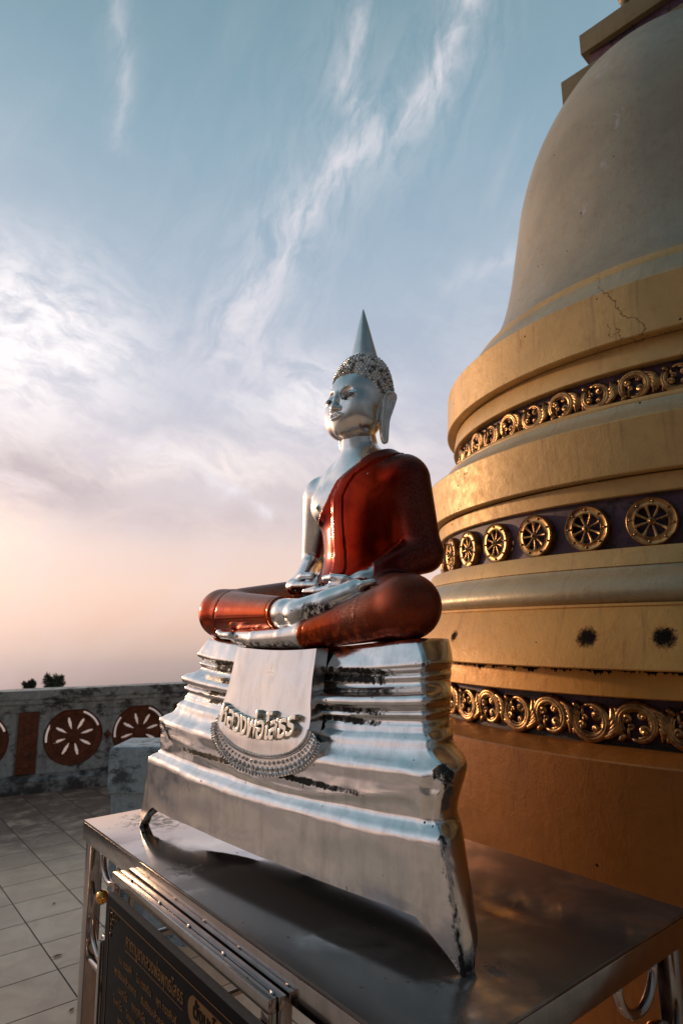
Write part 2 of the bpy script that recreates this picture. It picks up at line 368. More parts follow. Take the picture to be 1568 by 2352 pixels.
# ------------------------------------------------------------------ signed-distance modelling
class SDF:
    def __init__(s, lo, hi, h):
        s.lo = np.array(lo, np.float32); s.h = h
        s.n = np.ceil((np.array(hi) - lo) / h).astype(int) + 1
        s.ax = [(s.lo[i] + h * np.arange(s.n[i])).astype(np.float32) for i in range(3)]
        s.F = np.full(s.n, .2, np.float32)
    def sub(s, lo, hi):
        sl_ = []
        for i in range(3):
            a = max(0, int((lo[i] - s.lo[i]) / s.h)); b = min(s.n[i], int((hi[i] - s.lo[i]) / s.h) + 2)
            if b <= a: return None, None
            sl_.append(slice(a, b))
        G = np.meshgrid(*[s.ax[i][sl_[i]] for i in range(3)], indexing='ij', sparse=True)
        return tuple(sl_), G
    def union(s, sl_, d, k):
        a = s.F[sl_]
        if k > 0:
            h = np.maximum(k - np.abs(a - d), 0) / k; s.F[sl_] = np.minimum(a, d) - h * h * k * .25
        else: s.F[sl_] = np.minimum(a, d)
    def cut(s, sl_, d, k):
        a = s.F[sl_]; d = -d
        h = np.maximum(k - np.abs(a - d), 0) / max(k, 1e-6); s.F[sl_] = np.maximum(a, d) + h * h * k * .25
    def ell(s, c, r, k=.01, cut=False, rot=None, only=None):
        mr = max(r) + .02 + k; c = np.array(c)
        sl_, G = s.sub(c - mr, c + mr)
        if sl_ is None: return s
        x, y, z = G[0] - c[0], G[1] - c[1], G[2] - c[2]
        if rot is not None:
            x, y, z = [rot[i][0] * x + rot[i][1] * y + rot[i][2] * z for i in range(3)]
        k0 = np.sqrt((x / r[0]) ** 2 + (y / r[1]) ** 2 + (z / r[2]) ** 2)
        k1 = np.sqrt((x / r[0] ** 2) ** 2 + (y / r[1] ** 2) ** 2 + (z / r[2] ** 2) ** 2) + 1e-6
        d = k0 * (k0 - 1) / k1
        (s.cut if cut else s.union)(sl_, d.astype(np.float32), k); return s
    def cap(s, a, b, ra, rb, k=.01, cut=False, plane=None, off=0.):
        a = np.array(a, float); b = np.array(b, float); m = max(ra, rb) + .02 + k
        sl_, G = s.sub(np.minimum(a, b) - m, np.maximum(a, b) + m)
        if sl_ is None: return s
        ba = b - a; px, py, pz = G[0] - a[0], G[1] - a[1], G[2] - a[2]
        t = np.clip((px * ba[0] + py * ba[1] + pz * ba[2]) / (ba @ ba), 0, 1)
        d = np.sqrt((px - t * ba[0]) ** 2 + (py - t * ba[1]) ** 2 + (pz - t * ba[2]) ** 2) - (ra + (rb - ra) * t) - off
        if plane is not None:
            pn, pd = plane; d = np.maximum(d, G[0] * pn[0] + G[1] * pn[1] + G[2] * pn[2] - pd)
        (s.cut if cut else s.union)(sl_, d.astype(np.float32), k); return s
    def chain(s, pts, rs, k=.004, cut=False, **kw):
        for i in range(len(pts) - 1): s.cap(pts[i], pts[i + 1], rs[i], rs[i + 1], k, cut, **kw)
        return s
    def mesh(s, iters=2, relax=.5):
        F_ = s.F; ins = F_ < 0
        n = s.n
        c = np.zeros(n - 1, bool); allin = np.ones(n - 1, bool)
        for i in (0, 1):
            for j in (0, 1):
                for k in (0, 1):
                    q = ins[i:n[0] - 1 + i, j:n[1] - 1 + j, k:n[2] - 1 + k]; c |= q; allin &= q
        act = c & ~allin; idx = -np.ones(n - 1, np.int64); cells = np.argwhere(act); idx[act] = np.arange(len(cells))
        acc = np.zeros((len(cells), 3)); cnt = np.zeros(len(cells))
        cor = [(i, j, k) for i in (0, 1) for j in (0, 1) for k in (0, 1)]
        for a in range(8):
            for b in range(a + 1, 8):
                A_, B_ = np.array(cor[a]), np.array(cor[b])
                if np.abs(A_ - B_).sum() != 1: continue
                pa, pb = cells + A_, cells + B_
                fa = F_[pa[:, 0], pa[:, 1], pa[:, 2]]; fb = F_[pb[:, 0], pb[:, 1], pb[:, 2]]
                m_ = (fa < 0) != (fb < 0); t = np.where(m_, fa / (fa - fb + 1e-12 * (~m_)), 0)
                t = np.where(m_, np.clip(t, 0, 1), 0)
                acc += np.where(m_[:, None], A_ + (B_ - A_) * t[:, None], 0); cnt += m_
        V = (cells + acc / np.maximum(cnt, 1)[:, None]) * s.h + s.lo
        faces = []
        for ax in range(3):
            u, w = (ax + 1) % 3, (ax + 2) % 3
            sa = [slice(None)] * 3; sb = [slice(None)] * 3; sa[ax] = slice(0, -1); sb[ax] = slice(1, None)
            A_, B_ = ins[tuple(sa)], ins[tuple(sb)]
            e = np.argwhere(A_ != B_); fl = A_[tuple(e.T)]
            ok = (e[:, u] > 0) & (e[:, w] > 0) & (e[:, u] < n[u] - 1) & (e[:, w] < n[w] - 1); e = e[ok]; fl = fl[ok]
            q = []
            for du, dw in ((-1, -1), (0, -1), (0, 0), (-1, 0)):
                p = e.copy(); p[:, u] += du; p[:, w] += dw; q.append(idx[p[:, 0], p[:, 1], p[:, 2]])
            q = np.stack(q, 1); q[~fl] = q[~fl][:, ::-1]; faces.append(q)
        Fc = np.concatenate(faces)
        E_ = np.concatenate([Fc[:, [0, 1]], Fc[:, [1, 2]], Fc[:, [2, 3]], Fc[:, [3, 0]]])
        for _ in range(iters):
            S_ = np.zeros_like(V); C_ = np.zeros(len(V))
            for d in range(3):
                S_[:, d] = np.bincount(E_[:, 0], V[E_[:, 1], d], len(V)) + np.bincount(E_[:, 1], V[E_[:, 0], d], len(V))
            C_ = np.bincount(E_[:, 0], minlength=len(V)) + np.bincount(E_[:, 1], minlength=len(V))
            V = V * (1 - relax) + relax * S_ / np.maximum(C_, 1)[:, None]
        return V, Fc
    def at(s, p):
        q = (np.array(p) - s.lo) / s.h; i = np.floor(q).astype(int); f = q - i; r = 0
        for a in (0, 1):
            for b in (0, 1):
                for c in (0, 1):
                    w = (f[0] if a else 1 - f[0]) * (f[1] if b else 1 - f[1]) * (f[2] if c else 1 - f[2]); r += w * s.F[i[0] + a, i[1] + b, i[2] + c]
        return r

# ------------------------------------------------------------------ the seated statue (local frame: x along its front, y to its back, z up from the table top)
ST_LOC, ST_ROT = (-0.29415, 1.37378, 0.9729), rad(-46.347)
statue = empty('buddha_statue', ST_LOC, ST_ROT, 'silver seated buddha in a red lacquered robe on its stepped silver pedestal', 'statue')
RH = {}   # joints
J = dict(
    shL=(.162, .485, .898), elL=(.206, .490, .708), wrL=(.140, .345, .640),
    shR=(-.168, .487, .905), elR=(-.222, .500, .712), wrR=(-.100, .345, .638),
    hipL=(.115, .45, .578), knL=(.334, .275, .571), anL=(.085, .212, .516),
    hipR=(-.115, .45, .578), knR=(-.352, .275, .573), anR=(.012, .215, .564))
def torso(s, off=0.):
    s.ell((0, .480, .885), (.150 + off, .078 + off, .095 + off), .03)
    s.ell((0, .478, .800), (.128 + off, .074 + off, .10 + off), .04)
    s.ell((.008, .472, .695), (.122 + off, .074 + off, .11 + off), .04)
    s.ell((0, .465, .600), (.165 + off, .105 + off, .085 + off), .05)
    s.ell((-.076, .429, .862), (.064 + off, .033 + off, .050 + off), .03)
    s.ell((.055, .447, .845), (.105 + off, .040 + off, .105 + off), .05)
    s.ell((.060, .455, .750), (.095 + off, .048 + off, .130 + off), .05)
    s.cap((-.155, .487, .922), (.150, .487, .920), .046 + off, .046 + off, .03)
    s.cap((-.07, .487, .955), (.07, .487, .955), .042 + off, .042 + off, .05)
def upper_neck(s):
    s.cap((0, .485, .95), (0, .477, 1.03), .054, .050, .045)
    s.cap((0, .477, 1.02), (0, .474, 1.075), .049, .047, .006)
def arm(s, k, off=0., fore=True, plane=None):
    n = 'L' if k > 0 else 'R'
    s.cap(J['sh' + n], J['el' + n], (.057 if k > 0 else .055) + off, (.040 if k > 0 else .034) + off, .025)
    if fore: s.cap(J['el' + n], J['wr' + n], (.043 if k > 0 else .036) + off, .022 + off, .015, plane=plane)
def legs(s, off=0., which=(1, -1), plane=None):
    for k in which:
        n = 'L' if k > 0 else 'R'
        s.cap(J['hip' + n], J['kn' + n], .088 + off, .060 + off, .03)
        s.ell(J['kn' + n], (.064 + off, .060 + off, .062 + off), .008)
        kn, an = J['kn' + n], J['an' + n]
        mid = tuple(kn[i] * .55 + an[i] * .45 for i in range(3)); mid = (mid[0], mid[1] - .004, mid[2])
        s.cap(kn, an, .060 + off, (.031 if k > 0 else .034) + off, .012, plane=plane and plane[n])
# body: one continuous surface
B = SDF((-.46, .13, .47), (.46, .60, 1.10), .0032)
torso(B); upper_neck(B); arm(B, 1); arm(B, -1); legs(B)
B.ell((-.078, .389, .852), (.006, .006, .006), .004)
# upper (right) foot lying on the left shin, sole to the front
B.chain([J['anR'], (.075, .222, .566), (.150, .242, .590), (.205, .262, .612)], [.034, .0325, .030, .026], .005)
B.chain([(.060, .205, .562), (.140, .226, .582), (.200, .250, .604)], [.028, .027, .024], .010)
for i in range(5):
    a = i / 4.
    B.chain([(.196 - .006 * i, .240 + .012 * i, .606 + .004 * i), (.226 - .010 * i, .252 + .012 * i, .620 + .004 * i), (.246 - .014 * i, .264 + .012 * i, .626 + .003 * i)],
            [.0105 - .001 * i, .0100 - .001 * i, .0085 - .001 * i], .003)
# lower (left) foot, on the pedestal, toes to the left
B.chain([J['anL'], (.02, .205, .510), (-.09, .205, .505), (-.19, .215, .508)], [.031, .026, .023, .019], .005)
for i in range(5):
    y = .190 + .010 * i
    B.chain([(-.185, y, .513), (-.225 + .004 * i, y + .002, .514), (-.243 + .007 * i, y + .004, .521 - .001 * i)], [.0105 - .0008 * i, .0095 - .0008 * i, .0095 - .0008 * i], .003)
# hands resting in the lap, right over left, palms up
def hand(wr, palm, tips, base, th):
    B.chain([wr, palm[0], palm[1]], [.021, .019, .015], .012)
    B.chain([wr, palm[2], palm[3]], [.020, .017, .014], .012)
    for (b0, m0, t0), r in zip(tips, (.0098, .0102, .0098, .0085)):
        B.chain([b0, m0, t0], [r, r * .95, r * .8], .0025)
    B.chain(th, [.0125, .0100, .0085], .004)
# left hand below
hand(J['wrL'], [(.105, .318, .630), (.075, .303, .624), (.105, .345, .632), (.078, .338, .625)],
     [((.075, .296 + .015 * i, .622), (.030, .290 + .014 * i, .617), (-.012, .290 + .013 * i, .618)) for i in range(4)], None,
     [(.112, .310, .642), (.080, .300, .648), (.045, .305, .648)])
# right hand above
hand(J['wrR'], [(-.090, .318, .636), (-.060, .300, .634), (-.075, .340, .638), (-.045, .332, .638)],
     [((-.055, .290 + .015 * i, .636), (-.010, .288 + .014 * i, .634), (.030, .292 + .013 * i, .633)) for i in range(4)], None,
     [(-.080, .318, .652), (-.045, .312, .660), (-.008, .312, .658)])
V, Fc = B.mesh(3, .5)
body = mesh_obj('body', V, Fc, M['body'], statue, True)

# robe: body surface pushed out, cut by the hem planes
Rb = SDF((-.47, .14, .47), (.47, .61, 1.02), .0028)
OFF = .0045
# hem across the chest: plane through the measured edge
torso(Rb, OFF)
x, y, z = np.meshgrid(*Rb.ax, indexing='ij', sparse=True)
zz = z - .816; hem = (x + .109) - (.93 * zz + 4.2 * np.maximum(0, zz) * 0 ) 
# edge: x = f(z) rising from under the right breast to the left side of the neck; on the back it runs the same way
fz = np.interp(Rb.ax[2], [.60, .77, .796, .820, .845, .869, .916, .951, .973, .985, 1.02], [-.4, -.4, -.13, -.088, -.058, -.038, -.012, .045, .082, .100, .15]).astype(np.float32)
hemd = (fz[None, None, :] - x) * .62
band_c = np.interp(Rb.ax[2], [.60, .665, .80, .87, .92, .95, 1.0], [.012, .012, .004, .006, .036, .085, .14]).astype(np.float32)
band_w = np.interp(Rb.ax[2], [.6, .9, .95, 1.0], [.030, .022, .030, .05]).astype(np.float32)
bd = np.abs(x - band_c[None, None, :]) - band_w[None, None, :]
bm2 = np.clip(-bd / .0015, 0, 1) * (z > .664) * (y < .50)
groove = np.exp(-(bd / .0022) ** 2) * (z > .66) * (y < .5)
inner = np.exp(-((bd + .007) / .002) ** 2) * (z > .672) * (y < .5)
Rb.F = Rb.F - (.0045 * bm2 - .0015 * groove - .0016 * inner).astype(np.float32)
Rb.F = np.maximum(Rb.F, hemd)
arm(Rb, 1, OFF, plane=((-.55, -.80, -.05), -.55 * .168 - .80 * .352 - .05 * .642))
legs(Rb, OFF * .9, (1,), plane={'L': ((-1., 0, 0), -.088)})
S2 = SDF((-.47, .14, .47), (.47, .61, 1.02), .0028)
legs(S2, OFF * .9, (-1,), plane={'R': ((1., 0, 0), -.016)})
# the upper leg's garment keeps its own crease against the lower leg
Rb.F = np.minimum(Rb.F, S2.F)
# hem lines: one round the right knee, one just inside the cuffs
def line(cx, w, dpt, msk): Rb.F = Rb.F + (dpt * np.exp(-((cx) / w) ** 2) * msk).astype(np.float32)
line((x + .300 - (z - .57) * .25 + (y - .23) * .5), .0022, .0030, (x < -.2))
line((x + .028), .0018, .002, (z > .53) * (z < .61) * (y < .26))
line((x - .104), .0018, .002, (z < .56) * (y < .26))
line((x - .250 + (z - .55) * .1), .0014, -.0010, (y < .24) * (x > .2))
V, Fc = Rb.mesh(2, .5)
robe = mesh_obj('robe', V, Fc, M['robe'], statue, True)
del B, Rb, S2

# head
H = SDF((-.105, .350, 1.00), (.105, .595, 1.29), .0014)
H.ell((0, .492, 1.175), (.084, .088, .088), .01)
H.ell((0, .462, 1.125), (.0775, .070, .088), .03)
H.ell((0, .436, 1.083), (.052, .046, .038), .03)
H.ell((0, .416, 1.062), (.018, .015, .013), .02)
for k in (-1, 1):
    H.ell((.046 * k, .430, 1.108), (.028, .026, .036), .03)       # cheeks
    H.ell((.042 * k, .462, 1.079), (.030, .040, .028), .03)       # jaw
def face_y(px, pz):
    yy = .352
    while yy < .52:
        if H.at((px, yy, pz)) < 0: break
        yy += .0005
    return yy
fs0 = {}
def fs(px, pz):
    return face_y(px, pz)
FS = {q: fs(*q) for q in [(.0075, 1.146), (.010, 1.158), (.020, 1.1705), (.035, 1.1765), (.048, 1.1715), (.0595, 1.153), (.0375, 1.1600), (.0385, 1.1500), (.012, 1.1115), (0, 1.155), (0, 1.138), (0, 1.118),
    (.0008, 1.0975), (.006, 1.0995), (.014, 1.0965), (.0285, 1.0945), (0, 1.0865), (.010, 1.0865), (.020, 1.0895), (.0270, 1.0935), (.0275, 1.0928), (.012, 1.0918), (0, 1.0912)]}
def g(x_, z_, o_=0.): return (FS[(x_, z_)] + o_)
for k in (-1, 1):
    H.ell((.0345 * k, g(.0375, 1.1600) - .0015, 1.1540), (.0275, .0105, .0225), .0008, cut=True)   # sockets under the brow
    H.ell((.0385 * k, g(.0385, 1.1500) + .0140, 1.1450), (.0240, .0170, .0190), .002)              # lids
    br = [(.0075, 1.146), (.010, 1.158), (.020, 1.1705), (.035, 1.1765), (.048, 1.1715), (.0595, 1.153)]
    H.chain([(a * k, g(a, b) + .0012, b) for a, b in br], [.0014, .0016, .0016, .0016, .0014, .0010], .001)
    H.ell((.0120 * k, g(.012, 1.1115) + .0005, 1.1120), (.0092, .0095, .0072), .004)
    ul = [(.0008, 1.0975), (.006, 1.0995), (.014, 1.0965), (.0285, 1.0945)]
    H.chain([(a * k, g(a, b) - (.0030 if a < .02 else -.0005), b) for a, b in ul], [.0034, .0038, .0034, .0010], .001)
    ll = [(0, 1.0865), (.010, 1.0865), (.020, 1.0895), (.0270, 1.0935)]
    H.chain([(a * k, g(a, b) - (.0028 if a < .025 else -.0005), b) for a, b in ll], [.0050, .0047, .0036, .0012], .001)
H.chain([(0, g(0, 1.155) + .001, 1.158), (0, g(0, 1.138) - .0025, 1.140), (0, g(0, 1.118) - .0070, 1.120), (0, g(0, 1.118) - .0085, 1.1145)], [.0055, .0072, .0090, .0088], .008)
lc = [(.0275, 1.0928), (.012, 1.0918), (0, 1.0912)]
H.chain([(a * -1, g(a, b) - .0055, b) for a, b in lc] + [(a, g(a, b) - .0055, b) for a, b in lc[::-1][1:]], [.0012, .0022, .0022, .0022, .0012], .0008, cut=True)
for k in (-1, 1): H.ell((.0080 * k, g(.012, 1.1115) - .0065, 1.1065), (.0042, .0036, .0034), .001, cut=True)
H.cap((0, .478, 1.00), (0, .476, 1.06), .0475, .0465, .008)
H.chain([(-.048, .478, 1.034), (-.03, .441, 1.031), (0, .4300, 1.029), (.03, .441, 1.031), (.048, .478, 1.034)], [.0012] * 5, .0015, cut=True)
H.chain([(-.049, .478, 1.016), (-.032, .440, 1.012), (0, .4285, 1.010), (.032, .440, 1.012), (.049, .478, 1.016)], [.0012] * 5, .0015, cut=True)
EYE = {}
def drape(outline, off):
    return [(px, face_y(px, pz) - off, pz) for px, pz in outline]
V, Fc = H.mesh(5, .5)
head = mesh_obj('head', V, Fc, M['face'], statue, True)
m_eye, t_, b_ = new_mat('shell_eye'); b_.inputs['Base Color'].default_value = (.17, .13, .13, 1); b_.inputs['Roughness'].default_value = .25
m_pup, t_, b_ = new_mat('black_pupil'); b_.inputs['Base Color'].default_value = (.008, .008, .008, 1); b_.inputs['Roughness'].default_value = .25
def patch(name, f_out, mat, off, parent, n=24):
    """thin shell patch lying on the face: f_out(u) -> (x, zlow, zhigh)"""
    mb = MB(); rows = 6; v = []
    for i in range(n + 1):
        px, z0, z1 = f_out(i / n)
        for j in range(rows + 1):
            pz = z0 + (z1 - z0) * j / rows; v.append((px, face_y(px, pz) - off, pz))
    f = [(i * (rows + 1) + j, (i + 1) * (rows + 1) + j, (i + 1) * (rows + 1) + j + 1, i * (rows + 1) + j + 1) for i in range(n) for j in range(rows)]
    mb.add(v, f); o = mb.make(name, mat, parent, True)
    md = o.modifiers.new('thickness', 'SOLIDIFY'); md.thickness = .0012; md.offset = 0
    return o
for k in (-1, 1):
    def out(u, k=k):
        xx = .0200 + .0365 * u; zc = 1.1385 + .0085 * u
        h_ = .0125 * math.sin(math.pi * min(1, max(0, u)) ** .85) ** .75 if 0 < u < 1 else 0
        return (xx * k, zc - h_ * .25, zc + h_ * .75 + .0003)
    e = patch('eye', out, m_eye, .0006, head)
    def outp(u, k=k):
        a = math.pi * (u - .5); xx = .0330 + .0050 * math.sin(a) * 1.0; h_ = .0052 * math.cos(a)
        return (xx * k, 1.1430 - h_, 1.1430 + h_)
    patch('pupil', outp, m_pup, .0014, e, 14)
    def outl(u, k=k):
        xx = .0190 + .0385 * u; zc = 1.1385 + .0085 * u
        h_ = .0125 * math.sin(math.pi * u) ** .75 if 0 < u < 1 else 0
        return (xx * k, zc - h_ * .25 - .0007, zc - h_ * .25 + .0007)
    patch('eye_line', outl, m_pup, .0010, e)

# hair: cap with rows of small pointed curls
hc, hr = Vector((0, .492, 1.175)), Vector((.089, .094, .096))
uc, ur = Vector((0, .502, 1.236)), Vector((.068, .068, .066))
hb = MB()
Hs = SDF((-.11, .38, 1.06), (.11, .61, 1.33), .0026)
Hs.ell(hc, (hr.x - .003, hr.y - .003, hr.z - .003), .01); Hs.ell(uc, (ur.x - .002, ur.y - .002, ur.z - .002), .035)
hx, hy, hz = np.meshgrid(*Hs.ax, indexing='ij', sparse=True)
def hairline(px, py):  # height of hair edge as a function of depth y
    return np.interp(py, [.36, .40, .425, .440, .455, .470, .485, .50, .52, .56, .60], [1.228, 1.226, 1.2215, 1.206, 1.182, 1.155, 1.125, 1.10, 1.075, 1.06, 1.06])
Hs.F = np.maximum(Hs.F, (hairline(0, Hs.ax[1]).astype(np.float32)[None, :, None] - hz) * .7)
V, Fc = Hs.mesh(2, .5); hb.add(V.tolist(), Fc.tolist())
rh = random.Random(3)
def curl(p, nrm, r):
    nrm = nrm.normalized(); u = nrm.orthogonal().normalized(); w = nrm.cross(u)
    v = [];
    for (q, h_) in ((1.0, -.25), (.86, .35), (.45, .85)):
        for i in range(7):
            a = 2 * math.pi * i / 7 + q; v.append(p + (u * math.cos(a) + w * math.sin(a)) * r * q + nrm * r * h_)
    v.append(p + nrm * r * 1.25)
    f = [(j * 7 + i, j * 7 + (i + 1) % 7, (j + 1) * 7 + (i + 1) % 7, (j + 1) * 7 + i) for j in range(2) for i in range(7)] + [(14 + i, 14 + (i + 1) % 7, 21) for i in range(7)]
    hb.add(v, f)
sp = .0084
def grad(p):
    e_ = .002; return Vector([(Hs.at((p[0] + e_ * (k == 0), p[1] + e_ * (k == 1), p[2] + e_ * (k == 2))) - Hs.at((p[0] - e_ * (k == 0), p[1] - e_ * (k == 1), p[2] - e_ * (k == 2)))) for k in range(3)]).normalized()
Vh = V[V[:, 2] > 1.075]; order = np.lexsort((np.arctan2(Vh[:, 0], Vh[:, 1] - .495), -np.round(Vh[:, 2] / .0074)))
cells = {}
for k in order:
    p = Vector(Vh[k]); key = (int(p.x // sp), int(p.y // sp), int(p.z // sp)); ok = True
    for a_ in (-1, 0, 1):
        for b_ in (-1, 0, 1):
            for c_ in (-1, 0, 1):
                for w in cells.get((key[0] + a_, key[1] + b_, key[2] + c_), ()):
                    if (w - p).length < sp: ok = False
    if not ok: continue
    n_ = grad(p)
    if n_.z < -.75 or math.hypot(p.x, p.y - .503) < .036 and p.z > 1.25: continue
    cells.setdefault(key, []).append(p); curl(p, n_, .0046 * rh.uniform(.88, 1.10))
hair = hb.make('hair', M['hair'], head, auto=50)
# flame spire
sb = MB(); pr = []
for i in range(40):
    u = i / 39.; r = .0425 * (1 - u) ** .95 + .0020
    if u < .10: r = .0425 * (.9 ** .95) + .0020 + .0045 * (1 - u / .10) - .0015 * math.sin(u / .10 * math.pi)
    pr.append((r, 1.280 + .166 * u))
pr.append((.0008, 1.4475)); pr.insert(0, (.0445, 1.268))
v0 = len(sb.v); sb.lathe(pr, 48)
sb.v = [(x_ , y_ * .92 + .503 , z_) for x_, y_, z_ in sb.v]
sb.make('spire', M['face'], head, True)
# ears with long lobes
def ear(k):
    E = SDF((.070, .450, 1.00), (.112, .560, 1.19), .0013)
    out = [(.511, 1.1725), (.497, 1.166), (.488, 1.153), (.484, 1.137), (.482, 1.111), (.477, 1.085), (.476, 1.060), (.479, 1.035), (.485, 1.020), (.492, 1.0165), (.498, 1.020), (.501, 1.030), (.503, 1.055), (.506, 1.080), (.512, 1.098), (.521, 1.118), (.530, 1.140), (.535, 1.155), (.534, 1.165), (.525, 1.1725)]
    sl_ = (slice(None),) * 3
    X_, Y_, Z_ = np.meshgrid(*E.ax, indexing='ij', sparse=True)
    def poly(pts):
        d = np.full((1, len(E.ax[1]), len(E.ax[2])), 1e9, np.float32); s = np.ones_like(d); n = len(pts); yy, zz = Y_, Z_
        for i in range(n):
            a, b_ = pts[i], pts[i - 1]; ex__, ez = b_[0] - a[0], b_[1] - a[1]; wy, wz = yy - a[0], zz - a[1]
            t = np.clip((wy * ex__ + wz * ez) / (ex__ ** 2 + ez ** 2), 0, 1); d = np.minimum(d, (wy - ex__ * t) ** 2 + (wz - ez * t) ** 2)
            c1, c2, c3 = zz >= a[1], zz < b_[1], ex__ * wz > ez * wy
            s = np.where((c1 & c2 & c3) | (~c1 & ~c2 & ~c3), -s, s)
        return s * np.sqrt(d)
    xm = .0825 + np.maximum(0, Y_ - .485) * .14
    D2 = poly(out); th = np.abs(X_ - xm) - .0035
    plate = np.minimum(np.maximum(D2 + .003, th), 0) + np.sqrt(np.maximum(D2 + .003, 0) ** 2 + np.maximum(th, 0) ** 2) - .003
    E.F = plate.astype(np.float32)
    con = [(.509, 1.163), (.499, 1.158), (.4945, 1.140), (.4925, 1.118), (.490, 1.100), (.494, 1.090), (.503, 1.094), (.511, 1.110), (.519, 1.130), (.5245, 1.147), (.522, 1.158), (.516, 1.163)]
    D3 = poly(con); bowl = np.maximum(D3, (xm + .0015) - X_)
    E.cut(sl_, bowl.astype(np.float32), .003)
    E.chain([(.0825 + max(0, a - .485) * .14 + .0030, a, b) for a, b in ((.506, 1.155), (.514, 1.148), (.515, 1.132), (.508, 1.114), (.499, 1.102))], [.0018, .0030, .0034, .0030, .002], .002)
    E.ell((.0905, .4905, 1.052), (.0040, .0011, .0135), .0008, cut=True)
    V, Fc = E.mesh(2, .5)
    V[:, 0] -= .010 * np.clip((1.10 - V[:, 2]) / .08, 0, 1) * (1 if k < 0 else 0)
    if k < 0: V[:, 0] *= -1; Fc = Fc[:, ::-1]
    return mesh_obj('ear', V, Fc, M['face'], head, True)
ear(1); ear(-1)

# ------------------------------------------------------------------ pedestal
LV = [  # z at the ends, half width, y of the front at the ends
    (.507, .372, .252), (.505, .380, .246), (.492, .390, .240), (.476, .402, .233), (.462, .411, .227), (.455, .409, .228), (.449, .399, .236), (.443, .396, .239),
    (.439, .401, .234), (.434, .402, .233), (.430, .398, .236), (.424, .397, .236), (.418, .401, .232), (.413, .407, .225), (.408, .424, .206), (.402, .433, .196), (.394, .435, .194), (.386, .431, .197),
    (.381, .423, .206), (.377, .422, .207), (.373, .427, .202), (.368, .427, .202), (.364, .421, .208), (.357, .420, .210), (.351, .424, .206), (.346, .428, .203), (.341, .427, .203), (.337, .431, .200),
    (.331, .441, .194), (.324, .445, .190), (.318, .444, .190), (.311, .450, .187), (.303, .462, .183), (.296, .480, .176), (.290, .492, .170), (.284, .497, .167), (.277, .497, .166),
    (.262, .493, .166), (.240, .485, .164), (.220, .480, .163), (.206, .479, .162), (.199, .484, .158), (.193, .496, .149), (.187, .503, .144), (.181, .506, .142)]
PT = .33
def lvl(z):
    zs = [l[0] for l in LV][::-1]
    return float(np.interp(z, zs, [l[1] for l in LV][::-1])), float(np.interp(z, zs, [l[2] for l in LV][::-1]))
def bulge(z): return float(np.interp(z, [0, .18, .5], [.018, .018, .014]))
def sag(z): return float(np.interp(z, [0, .05, .18, .5], [0, .004, .014, .022]))
def ring_pts(w, yf, z, T=PT, nf=90, nb=70, rc=.008):
    """closed plan outline of the pedestal at one level"""
    pts = []
    for i in range(nf + 1):
        u = -1 + 2 * i / nf; u = math.copysign(1 - (1 - abs(u)) ** 1.0, u)
        X = (w - rc) * u; pts.append((X, yf - bulge(z) * (1 - u * u), ))
    for i in range(1, 6):
        a = -math.pi / 2 + math.pi / 2 * i / 6; pts.append((w - rc + rc * math.cos(a), yf + rc + rc * math.sin(a)))
    for i in range(nb + 1):
        a = math.pi * i / nb; pts.append((w * math.cos(a), yf + rc + T * math.sin(a) ** .9 if 0 < i < nb else yf + rc))
    for i in range(1, 6):
        a = math.pi + math.pi / 2 * i / 6; pts.append((-(w - rc) + rc * math.cos(a), yf + rc + rc * math.sin(a)))
    return pts
pv = []; pf = []
def add_row(w, yf, z, T, zfun=None):
    r = ring_pts(w, yf, z, T); base = len(pv)
    for (X, Y) in r:
        zz_ = z - sag(z) * (1 - min(1, (X / w) ** 2)) if zfun is None else zfun(X, Y, z)
        pv.append((X, Y, zz_))
    return base, len(r)
rows = []
zs_f = []
for i in range(len(LV) - 1):
    a, b = LV[i], LV[i + 1]; rows.append(a); nn_ = int((a[0] - b[0]) / .0045)
    for j_ in range(1, nn_): rows.append(tuple(p + (q - p) * j_ / nn_ for p, q in zip(a, b)))
rows.append(LV[-1])
bases = []
for (z_, w_, y_) in rows:
    bases.append(add_row(w_, y_, z_, .30 - (.5 - z_) * 0.22)[0])
NR = len(ring_pts(.5, .1, .1))
def zbot(X, Y, w=.54, yf=.14):
    e = w - abs(X)             # distance from the end, along the front
    if Y > yf + .03: e = math.hypot(w - abs(X), Y - yf) * .9
    return .062 * float(np.clip((e - .006) / .085, 0, 1)) ** .8 + (.008 * math.exp(-((X + .47) / .03) ** 2))
def foot_row(s_):
    w_, y_ = .506 + (.54 - .506) * s_, .142 + (.140 - .142) * s_
    def zf(X, Y, z):
        zt = .181 - sag(.181) * (1 - min(1, (X / w_) ** 2)); zb = zbot(X, Y); return zt + (zb - zt) * s_
    return add_row(w_, y_, .181 * (1 - s_), .23 - .04 * s_, zf)[0]
for s_ in (.06, .14, .25, .4, .55, .7, .85, .95, 1.0): bases.append(foot_row(s_))
for a, b in zip(bases, bases[1:]):
    for k in range(NR): pf.append((a + k, b + k, b + (k + 1) % NR, a + (k + 1) % NR))
# lid
c0 = len(pv); pv.append((0, .40, .482)); 
for k in range(NR): pf.append((bases[0] + (k + 1) % NR, c0, bases[0] + k))
